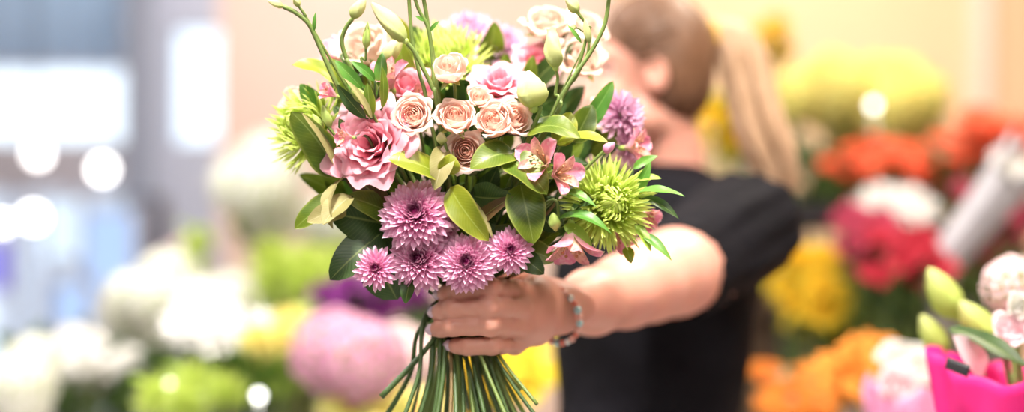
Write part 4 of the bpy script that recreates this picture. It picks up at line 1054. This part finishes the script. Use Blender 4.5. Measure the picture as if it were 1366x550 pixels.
def cluster(kd, mt, cx, cy, rx, ry, Y, n, R, label, cat='flower', name=None, dy=.12, leaves=2, lm='leaf', group=None, mouth=None, stand='whitewood', bmt='zinc', up=.6, bk=True, bid=''):
    """a bucket of single flowers; heads spread over an ellipsoid, each with stem and leaves"""
    c = P(cx, cy, Y); RX, RZ = rx / FPX * Y, ry / FPX * Y
    base = c - (0, 0, RZ + .30) + np.array((0, dy * .5, 0)) if mouth is None else np.array(mouth)
    nm = name or {'pom': 'chrysanthemum', 'hyd': 'hydrangea', 'rose': 'rose', 'carn': 'carnation', 'gerb': 'gerbera', 'lily': 'lily', 'spider': 'spider_chrysanthemum'}[kd]
    ms = kind(kd, mt)
    for i in range(n):
        q = ((i + .5) / n) ** .5; a = i * GA + .4
        h = c + np.array((RX * q * math.cos(a), dy * (-1 + q * q) + random.uniform(0, dy * .8), RZ * q * math.sin(a)))
        f = unit(unit(h - base) * .7 + np.array((random.gauss(0, .25), -.7, up + random.gauss(0, .15))))
        s = R * random.uniform(.88, 1.12); Rm = frame(f, random.random() * 6)
        root = empty(nm, h, mxof(Rm, h)); tag(root, label, cat, group or label)
        for pn, me in ms: put(pn, me, root, Matrix.Scale(s, 4))
        mo = base + np.array((random.gauss(0, .022), random.gauss(0, .022), -.12))
        w = spline([h, h - f * .05 - (0, 0, .01), (h + mo) / 2 + np.array((0, 0, .02)), mo], 9)
        sm = MB(); sm.tube((w - h) @ Rm, .003, 5, cap=False); sm.build('stem', M['stem'], root)
        for l_ in range(leaves):
            k_ = random.uniform(.25, .6); p_ = w[int(k_ * 8)] - h; az = random.random() * 6.28
            X = unit((math.cos(az), math.sin(az) - .5, .4)); Rl = np.stack([X, unit(np.cross((0, 0, 1), X)), unit(np.cross(X, unit(np.cross((0, 0, 1), X))))], 1)
            put('leaf', LEAFM[lm], root, mxof(Rm.T @ Rl, Rm.T @ p_) @ Matrix.Scale(random.uniform(.06, .10), 4))
    if bk:
        rb = max(.07, min(.12, RX * .8)); bucket(base, base[2], 'bucket holding the ' + bid, rb, mt=bmt)
        plinth(base, base[2] - .26, rb + .03, rb + .03, 'stand under the bucket of the ' + bid, stand)

def foliage(cx, cy, rx, ry, Y, n, L, mt, label, dy=.15, name='leafy_plant', depth=.5):
    """one potted leafy plant"""
    c = P(cx, cy, Y); RX, RZ = rx / FPX * Y, ry / FPX * Y
    zb = c[2] - RZ - .18; root = empty(name, (c[0], c[1], zb)); tag(root, label, 'plant'); b0 = np.array((c[0], c[1], zb))
    lv = MB(); st = MB()
    for i in range(n):
        z = random.uniform(-1, 1); a = random.random() * 6.28; q = random.random() ** .4; r_ = math.sqrt(1 - z * z) * q
        p_ = c + np.array((RX * r_ * math.cos(a), dy * r_ * math.sin(a), RZ * z * q)) - b0; d = unit(p_ - np.array((0, 0, .1)) + np.array([random.gauss(0, .1)] * 3))
        ll = L * random.uniform(.7, 1.2); G_, C_ = leaf_grid(p_ - d * ll * .5, p_ + d * ll * .5, ll * .42, (random.gauss(0, .4), -.7, .8), .12, .2, nu=6, nv=5); lv.grid(G_, C_)
        if i % 4 == 0: st.tube(spline([(0, 0, 0), p_ * .5 + np.array((0, 0, .02)), p_ - d * ll * .4], 6), .002, 4)
    lv.build('leaves', M[mt], root); st.build('stems', M['stem_dark'], root)
    b_ = MB(); b_.lathe([(.001, -.16), (.06, -.16), (.085, .0), (.09, .0), (.09, .012), (.078, .012), (.07, -.01), (.001, -.01)], 24); b_.build('pot', M['dark'], root)
    plinth((c[0], c[1]), zb - .16, .11, .11, 'stand under the pot of the ' + label, 'darkwood')

random.seed(21)
# left: whites and limes
cluster('hyd', 'white', 350, 258, 42, 36, 3.3, 4, .088, 'large round white hydrangea beneath the beige wall, left of the bouquet', lm='leaf_dark', bid='large white hydrangeas behind the bouquet')
cluster('hyd', 'white', 205, 405, 62, 40, 2.9, 6, .062, 'white hydrangea in the cluster at the left', lm='leaf_dark', bid='white hydrangeas at the left', leaves=1)
cluster('pom', 'white', 120, 478, 55, 36, 2.7, 8, .042, 'white chrysanthemum at the lower left', lm='leaf_dark', bid='white chrysanthemums at the lower left', leaves=1)
cluster('hyd', 'white', 25, 520, 60, 36, 2.5, 5, .055, 'white hydrangea in the bottom left corner', bid='white hydrangeas in the bottom left corner', lm='leaf_dark')
cluster('hyd', 'white', 300, 400, 30, 20, 3.2, 3, .055, 'small white hydrangea above the white carnations', lm='leaf_lime', bid='small white hydrangeas above the carnations', leaves=1)
cluster('carn', 'white', 285, 440, 46, 32, 2.6, 7, .036, 'white carnation left of the dark purple flowers', bid='white carnations left of the centre', leaves=1)
cluster('pom', 'palepink', 245, 348, 32, 26, 3.6, 5, .045, 'pale pink white chrysanthemum above the white cluster', bid='pale chrysanthemums above the white cluster', leaves=1)
cluster('spider', 'lime', 400, 368, 62, 34, 3.0, 9, .058, 'lime green spider chrysanthemum blurred left of the hand', lm='leaf_lime', bid='lime spider chrysanthemums left of the hand')
cluster('pom', 'lemon', 375, 452, 40, 24, 2.6, 5, .042, 'pale lemon chrysanthemum below the lime ones', lm='leaf_lime', bid='pale lemon chrysanthemums')
cluster('hyd', 'white', 452, 300, 36, 22, 3.7, 3, .065, 'white hydrangea directly left of the cream curled leaves', bid='white hydrangeas just left of the bouquet', lm='leaf_fresh')
cluster('spider', 'lime', 245, 528, 46, 22, 2.4, 6, .046, 'lime green spider chrysanthemum at the bottom left', lm='leaf_lime', bid='lime spider chrysanthemums at the bottom left')
cluster('pom', 'lime', 262, 345, 22, 34, 3.45, 5, .036, 'lime green chrysanthemum between the pale flowers at the left', lm='leaf_lime', bid='small lime chrysanthemums at the left')
cluster('pom', 'purple', 500, 398, 70, 22, 2.7, 10, .042, 'deep purple chrysanthemum below the bouquet at the left', lm='leaf_dark', bid='deep purple chrysanthemums')
cluster('hyd', 'mauve', 478, 478, 34, 22, 2.25, 2, .078, 'round mauve pink hydrangea left of the stems', bid='mauve hydrangeas left of the stems', lm='leaf_fresh')
cluster('hyd', 'palepink', 548, 482, 24, 16, 2.45, 2, .058, 'pale pink hydrangea seen between the left stems', bid='pale pink hydrangeas behind the left stems', lm='leaf_dark')
cluster('gerb', 'lemon', 500, 545, 62, 14, 2.2, 6, .046, 'lemon yellow gerbera along the bottom edge left of the stems', bid='lemon gerberas along the bottom edge', lm='leaf_lime')
cluster('carn', 'yellow', 640, 505, 62, 34, 2.6, 9, .050, 'bright yellow carnation seen through the bouquet stems', bid='yellow carnations behind the stems', lm='leaf_lime', leaves=1)
foliage(120, 500, 130, 60, 3.3, 70, .13, 'leaf_dark', 'dark leafy plant behind the white flowers at the lower left', dy=.2)
foliage(330, 480, 100, 50, 3.1, 60, .12, 'leaf_fresh', 'green leafy plant between the white and lime flowers', dy=.2)
foliage(348, 300, 30, 34, 3.6, 26, .10, 'leaf', 'green leafy plant under the large white hydrangeas', dy=.12)
foliage(470, 440, 60, 40, 3.1, 40, .12, 'leaf_dark', 'dark leafy plant behind the purple flowers', dy=.15)
foliage(420, 395, 70, 50, 3.9, 40, .14, 'leaf_lime', 'lime leafy plant far behind the left of the bouquet', dy=.15)
foliage(600, 450, 70, 60, 3.3, 40, .12, 'leaf_dark', 'dark leafy plant behind the hand', dy=.15)
# right: yellows, reds, oranges
cluster('hyd', 'lemon', 1150, 132, 92, 40, 3.4, 11, .075, 'large lemon yellow hydrangea on the upper right tier', lm='leaf_dark', bid='lemon hydrangeas on the upper right', leaves=1, stand='darkwood')
cluster('pom', 'yellow', 955, 170, 34, 42, 3.3, 7, .042, 'yellow chrysanthemum between the neck and the ponytail', lm='leaf_lime', bid='yellow chrysanthemums behind the neck', stand='darkwood')
cluster('pom', 'yellow', 1025, 58, 36, 28, 3.7, 5, .048, 'yellow chrysanthemum above the ponytail', lm='leaf', bid='yellow chrysanthemums above the ponytail', stand='darkwood', leaves=1)
cluster('gerb', 'scarlet', 1180, 222, 72, 30, 3.1, 12, .042, 'scarlet gerbera below the lemon hydrangeas', lm='leaf_dark', bid='scarlet gerberas below the lemon flowers', stand='darkwood')
cluster('gerb', 'scarlet', 1320, 190, 66, 40, 3.0, 14, .042, 'orange red gerbera at the right edge', lm='leaf_dark', bid='orange red gerberas at the right edge', stand='darkwood')
cluster('carn', 'crimson', 1165, 322, 58, 34, 2.8, 8, .027, 'crimson pink carnation in the middle of the right side', lm='leaf_dark', bid='crimson pink carnations at the right', stand='darkwood')
cluster('carn', 'red', 1212, 358, 46, 42, 2.65, 7, .029, 'deep red carnation above the lily buds', lm='leaf_dark', bid='deep red carnations above the lily buds', stand='darkwood')
cluster('carn', 'crimson', 1325, 300, 56, 46, 2.8, 8, .029, 'crimson carnation behind the film sleeve at the right edge', lm='leaf_dark', bid='crimson carnations at the right edge', stand='darkwood')
cluster('pom', 'yellow', 1078, 385, 34, 62, 2.9, 11, .050, 'bright yellow chrysanthemum right beside the black sleeve', lm='leaf_lime', bid='yellow chrysanthemums beside the black sleeve', stand='darkwood', leaves=1)
cluster('carn', 'orange', 1160, 515, 40, 24, 2.2, 5, .046, 'orange carnation left of the pale pink tissue', lm='leaf_dark', bid='orange carnations left of the pink tissue', stand='darkwood', leaves=1)
cluster('gerb', 'orange', 1065, 530, 48, 26, 2.5, 7, .044, 'orange gerbera at the bottom beside the blouse', lm='leaf_dark', bid='orange gerberas beside the blouse', stand='darkwood')
cluster('carn', 'white', 1200, 285, 40, 18, 2.95, 5, .034, 'white carnation above the crimson ones', lm='leaf_dark', bid='white carnations above the crimson ones', stand='darkwood', leaves=1)
cluster('rose', 'white', 1215, 500, 12, 10, 1.95, 2, .030, 'white rose behind the pale pink tissue', bid='white roses behind the tissue', stand='darkwood', leaves=1)
foliage(1100, 245, 90, 60, 3.7, 60, .12, 'leaf_dark', 'dark leafy plant under the lemon hydrangeas', dy=.15)
foliage(1170, 440, 110, 60, 3.2, 70, .12, 'leaf_dark', 'dark leafy plant below the red carnations', dy=.2)
foliage(1300, 400, 100, 80, 3.3, 70, .13, 'leaf_dark', 'dark leafy plant behind the pale pink hydrangea', dy=.2)
foliage(1120, 420, 40, 50, 2.95, 34, .10, 'leaf', 'green leafy plant right of the yellow chrysanthemums', dy=.1)
foliage(1270, 260, 110, 60, 3.6, 60, .13, 'leaf_brown', 'bronze leafy plant behind the film sleeve', dy=.15)
foliage(1010, 170, 60, 60, 3.9, 40, .12, 'leaf_dark', 'dark leafy plant behind the ponytail', dy=.15)
# black crate on the upper tier
c = P(1108, 288, 3.0); r = empty('crate', (c[0], c[1], 0)); tag(r, 'black crate on a stand under the scarlet gerberas', 'crate')
m = MB(); m.box((-.11, -.08, c[2] - .03), (.10, .08, c[2] - .02)); 
for x in (-.11, .095): m.box((x, -.08, c[2] - .03), (x + .008, .08, c[2] + .03))
for y in (-.08, .075): m.box((-.11, y, c[2] - .03), (.10, y + .008, c[2] + .03))
m.build('body', M['dark'], r, smooth=False)
for x in (-.09, .08):
    for y in (-.06, .06): l = MB(); l.box((x - .012, y - .012, 0), (x + .012, y + .012, c[2] - .03)); l.build('leg', M['dark'], r, smooth=False)
# vertical post of the right hand stand
c = P(1266, 300, 2.7); r = empty('sign_post', (c[0], c[1], 0)); tag(r, 'thin pale metal post standing left of the lily buds', 'post')
m = MB(); m.tube([(0, 0, .02), (0, 0, c[2])], .011, 10); m.build('pole', M['steel'], r)
m = MB(); m.lathe([(.001, 0), (.11, 0), (.11, .012), (.02, .022), (.001, .022)], 24); m.build('base', M['steel'], r)

def cone_wrap(c0, rad, hgt, mt, label, tilt, name, rim=.02, seed=3, folds=9, a0=0.0):
    """paper or film cone round a bunch; c0 is the centre of its mouth"""
    ax = unit(tilt); R = frame(ax, .0); base = np.asarray(c0) - ax * hgt
    r = empty(name, base, mxof(R, base)); n = 90; a = np.linspace(a0, a0 + 2 * PI * 1.06, n); t = np.linspace(0, 1, 22)[:, None]
    rr = (.028 + (rad - .028) * t ** .9) * (1 + .06 * t * np.sin(a * folds + seed) + .03 * t * np.sin(a * 4.3 + seed * 2)) + .004 * (a / (2 * PI))
    z = hgt * t + rim * t * np.sin(a * 2.5 + seed) + rim * .6 * t * np.abs(np.sin(a * 5 + seed))
    G = np.stack([rr * np.cos(a), rr * np.sin(a), z + 0 * rr], -1); m_ = MB(); m_.grid(G)
    m_.build('paper_cone', M[mt], r, solid=.0008)
    b_ = MB(); b_.tube([(math.cos(x) * .034, math.sin(x) * .034, hgt * .04) for x in np.linspace(0, 6.28, 24)], .005, 6); b_.build('ribbon', M['palepink'], r)
    return r, R, base
# magenta wrapped bunch in the right foreground
mc = P(1362, 492, 1.52)
r, R, base = cone_wrap(mc, .094, .30, 'magenta', '', (.06, -.02, 1), 'wrapped_bouquet', rim=.010, seed=.9)
tag(r, 'bunch wrapped in bright magenta paper with a black tape mark, right foreground', 'wrapped bouquet')
inv = np.array(r.matrix_world.inverted())
p0 = P(1279, 485, 1.425); 
g = np.zeros((6, 4, 3))
for i in range(6):
    for j in range(4): g[i, j] = P(1264 + 6.0 * i - j * 1.3, 476 + 2.4 * i + j * 5.2, 1.458 - .0045 * i)
m = MB(); m.grid((g @ inv[:3, :3].T) + inv[:3, 3]); m.build('tape', M['dark'], r, solid=.001)
G, C = leaf_grid(P(1266, 438, 1.50), P(1372, 492, 1.43), .026, (.1, -.7, .7), .06, .25)
m = MB(); m.grid((G @ inv[:3, :3].T) + inv[:3, 3], C); m.build('leaf', M['leaf_dark'], r)
G, C = leaf_grid(P(1312, 500, 1.50), P(1270, 448, 1.46), .030, (.1, -.9, .3), .06, .25)
m = MB(); m.grid((G @ inv[:3, :3].T) + inv[:3, 3], C); m.build('leaf', M['palepink'], r)
# lilies in bud standing in it
def big_bud(b0, t0, W, label, Y, Y2=None):
    b_ = P(*b0, Y); t_ = P(*t0, Y2 or Y); f = t_ - b_; L = np.linalg.norm(f); R_ = frame(f, .4); rt = empty('lily_bud', b_, mxof(R_, b_)); tag(rt, label, 'flower bud', 'lily buds at the lower right')
    attach(rt, b_bud(L, W, 'lime_bud', .4, 3, .25))
    e = mc + np.array((0, 0, -.16)); w = spline([b_, b_ - unit(f) * .03, (b_ + e) / 2 + np.array((0, 0, .01)), e], 12)
    s = MB(); s.tube((w - b_) @ R_, .0035, 7); s.build('stem', M['stem'], rt)
M['lime_bud'] = petal_mat('lily bud', [(0, (.42, .56, .10)), (.6, (.58, .68, .16)), (1, (.72, .76, .30))], .25)
big_bud((1280, 424), (1238, 358), .034, 'plump green lily bud leaning left, topmost of the three', 1.62)
big_bud((1330, 462), (1280, 402), .032, 'slender green lily bud in front, rightmost of the three', 1.56)
big_bud((1262, 474), (1228, 420), .027, 'pale green lily bud at the left rim of the magenta paper', 1.64)
# pale pink bloom and a white one in the magenta bunch
def single(kd, mt, c_, R_, face, label, nm, e):
    Rm = frame(face, 1.0); rt = empty(nm, c_, mxof(Rm, c_)); tag(rt, label, 'flower')
    for pn, me in kind(kd, mt): put(pn, me, rt, Matrix.Scale(R_, 4))
    w = spline([c_, c_ - unit(face) * .03, (c_ + e) / 2, e], 10); s = MB(); s.tube((w - c_) @ Rm, .003, 6); s.build('stem', M['stem'], rt)
e = mc + np.array((.01, 0, -.16))
single('hyd', 'palepink', P(1352, 382, 1.62), .037, (-.1, -.8, .5), 'pale pink round bloom rising above the magenta paper', 'hydrangea', e)
single('rose', 'white', P(1358, 412, 1.50), .013, (-.2, -.9, .3), 'small white bloom in front of the pale pink round one', 'rose', e)
single('rose', 'palepink', P(1345, 452, 1.50), .020, (-.1, -.7, .7), 'pale pink rose at the rim of the magenta paper', 'rose', e)
single('rose', 'cream', P(1300, 452, 1.60), .016, (-.1, -.7, .7), 'cream rose between the lily buds', 'rose', e)
b_ = bucket((base[0], base[1]), base[2] + .10, 'zinc bucket holding the magenta wrapped bunch', .075, .22)
# pale pink tissue bunch
tc = P(1205, 538, 1.85)
r, R, base2 = cone_wrap(tc, .050, .26, 'pinkpaper', '', (-.05, -.1, 1), 'wrapped_bouquet', rim=.022, seed=2)
tag(r, 'small bunch in pale pink tissue left of the magenta paper', 'wrapped bouquet')
single('rose', 'palepink', tc + np.array((-.012, -.01, .012)), .026, (-.1, -.6, .8), 'pale pink rose in the pale pink tissue', 'rose', tc - (0, 0, .15))
bucket((base2[0], base2[1]), base2[2] + .10, 'zinc bucket holding the pale pink tissue bunch', .065, .20)
# table that carries both buckets
tx0, tx1, ty0, ty1 = .36, .80, 1.40, 2.02
ht = base[2] + .10 - .22
r = empty('side_table', ((tx0 + tx1) / 2, (ty0 + ty1) / 2, 0)); tag(r, 'white table under the wrapped bunches at the lower right', 'table')
m = MB(); m.box((-.22, -.31, ht - .025), (.22, .31, ht)); m.build('table_top', M['whitewood'], r, smooth=False, bevel=.004)
for x in (-.19, .19):
    for y in (-.28, .28): l = MB(); l.box((x - .02, y - .02, 0), (x + .02, y + .02, ht - .025)); l.build('leg', M['whitewood'], r, smooth=False)
h2 = base2[2] + .10 - .20
if h2 > ht + .01:
    r = empty('riser', (base2[0], base2[1], ht)); tag(r, 'low white box under the pale pink tissue bunch', 'box'); m = MB(); m.box((-.075, -.075, 0), (.075, .075, h2 - ht)); m.build('block', M['whitewood'], r, smooth=False, bevel=.003)
# clear film sleeve at the right
fc = P(1350, 232, 2.6)
r, R, base3 = cone_wrap(fc, .046, .22, 'sleeve', '', (.75, -.1, 1), 'film_sleeve', rim=.05, seed=4, folds=13)
tag(r, 'crumpled clear film sleeve slanting across the red flowers at the right edge', 'wrapping')
single('carn', 'white', fc + np.array((0, .0, .0)), .034, (.2, -.5, .8), 'white carnation inside the clear film sleeve', 'carnation', fc - unit((.75, -.1, 1)) * .2)
r = empty('vase', (base3[0], base3[1], 0)); tag(r, 'tall slim zinc vase under the clear film sleeve', 'vase')
m = MB(); m.lathe([(.001, 0), (.09, 0), (.09, .01), (.03, .03), (.022, .2), (.024, base3[2] - .06), (.036, base3[2] + .02), (.034, base3[2] + .02), (.02, base3[2] - .06), (.001, base3[2] - .06)], 24); m.build('body', M['zinc'], r)
# glowing balls on picks, added to stand in for blurred highlights on the flowers
def highlight_pick(px, py, Y, rad, label):
    c_ = P(px, py, Y); rt = empty('highlight_ball', c_); tag(rt, label, 'lamp', 'glowing balls added as highlights among the flowers')
    g_ = MB(); g_.ball((0, 0, 0), rad, 12, 16); g_.build('globe', M['highlight_glow'], rt)
    s = MB(); s.tube([(0, 0, -rad * .9), (0, .01, -.45)], .002, 6); s.build('highlight_pick', M['steel'], rt)
highlight_pick(226, 512, 2.35, .0055, 'small glowing ball added as a highlight among the lime flowers at the bottom left')
highlight_pick(345, 528, 2.3, .009, 'bright glowing ball added as a highlight at the bottom left of the stems')
highlight_pick(1165, 140, 3.2, .010, 'glowing ball added as a highlight in front of the lemon hydrangeas')

# ------------------------------------------------------------------ light
def area(loc, tgt, size, power, col, spread=PI, shape='DISK'):
    l = bpy.data.lights.new('area', 'AREA'); l.shape = shape; l.size = size; l.energy = power; l.color = col; l.spread = spread
    o = bpy.data.objects.new('spot_or_fill_light', l); COL.objects.link(o); o.location = loc
    o.rotation_euler = (Vector(tgt) - Vector(loc)).to_track_quat('-Z', 'Y').to_euler(); return o
area((-.10, .50, 3.1), (0, 1.35, 1.4), .35, 17.5, (1, .94, .85), 1.2)         # track spot over the bouquet
area((.9, .9, 3.1), (.2, 1.8, 1.3), .3, 7.5, (1, .90, .78), 1.4)            # track spot over the woman
area((0, -1.2, 3.25), (0, -.2, 0), 1.8, 75, (1, .96, .92))                 # unseen fill light added overhead behind the camera
area((-1.4, 2.2, 3.2), (-.9, 2.9, 1), .8, 120, (1, .97, .94))
area((1.2, 2.8, 3.2), (1.0, 3.3, 1), .8, 66, (1, .88, .72))
area((-1.0, 5.6, 3.2), (-1.0, 6.8, 1.6), 1.0, 42, (1, .93, .90))
area((1.5, 5.4, 3.2), (1.6, 6.8, 1.8), 1.2, 58, (1, .85, .68))
w = bpy.data.worlds.new('world'); SC.world = w; w.use_nodes = True; bg = w.node_tree.nodes['Background']
bg.inputs[0].default_value = (.90, .95, 1, 1); bg.inputs[1].default_value = 2.2

# ------------------------------------------------------------------ camera
cam = bpy.data.cameras.new('camera'); co = bpy.data.objects.new('camera', cam); COL.objects.link(co); SC.camera = co
co.location = (0, 0, CAMZ); co.rotation_euler = (PI / 2, 0, 0)
cam.sensor_width = 36; cam.lens = FPX / 1366 * 36; cam.clip_start = .05
cam.dof.use_dof = True; cam.dof.focus_distance = F0; cam.dof.aperture_fstop = 1.12
vs = SC.view_settings; vs.view_transform = 'Standard'; vs.look = 'None'; vs.exposure = 0; vs.gamma = 1; vs.use_curve_mapping = False
SC.cycles.use_denoising = True; SC.cycles.max_bounces = 8; SC.cycles.diffuse_bounces = 3; SC.cycles.transparent_max_bounces = 8
SC.cycles.caustics_reflective = False; SC.cycles.caustics_refractive = False; SC.cycles.sample_clamp_indirect = 6
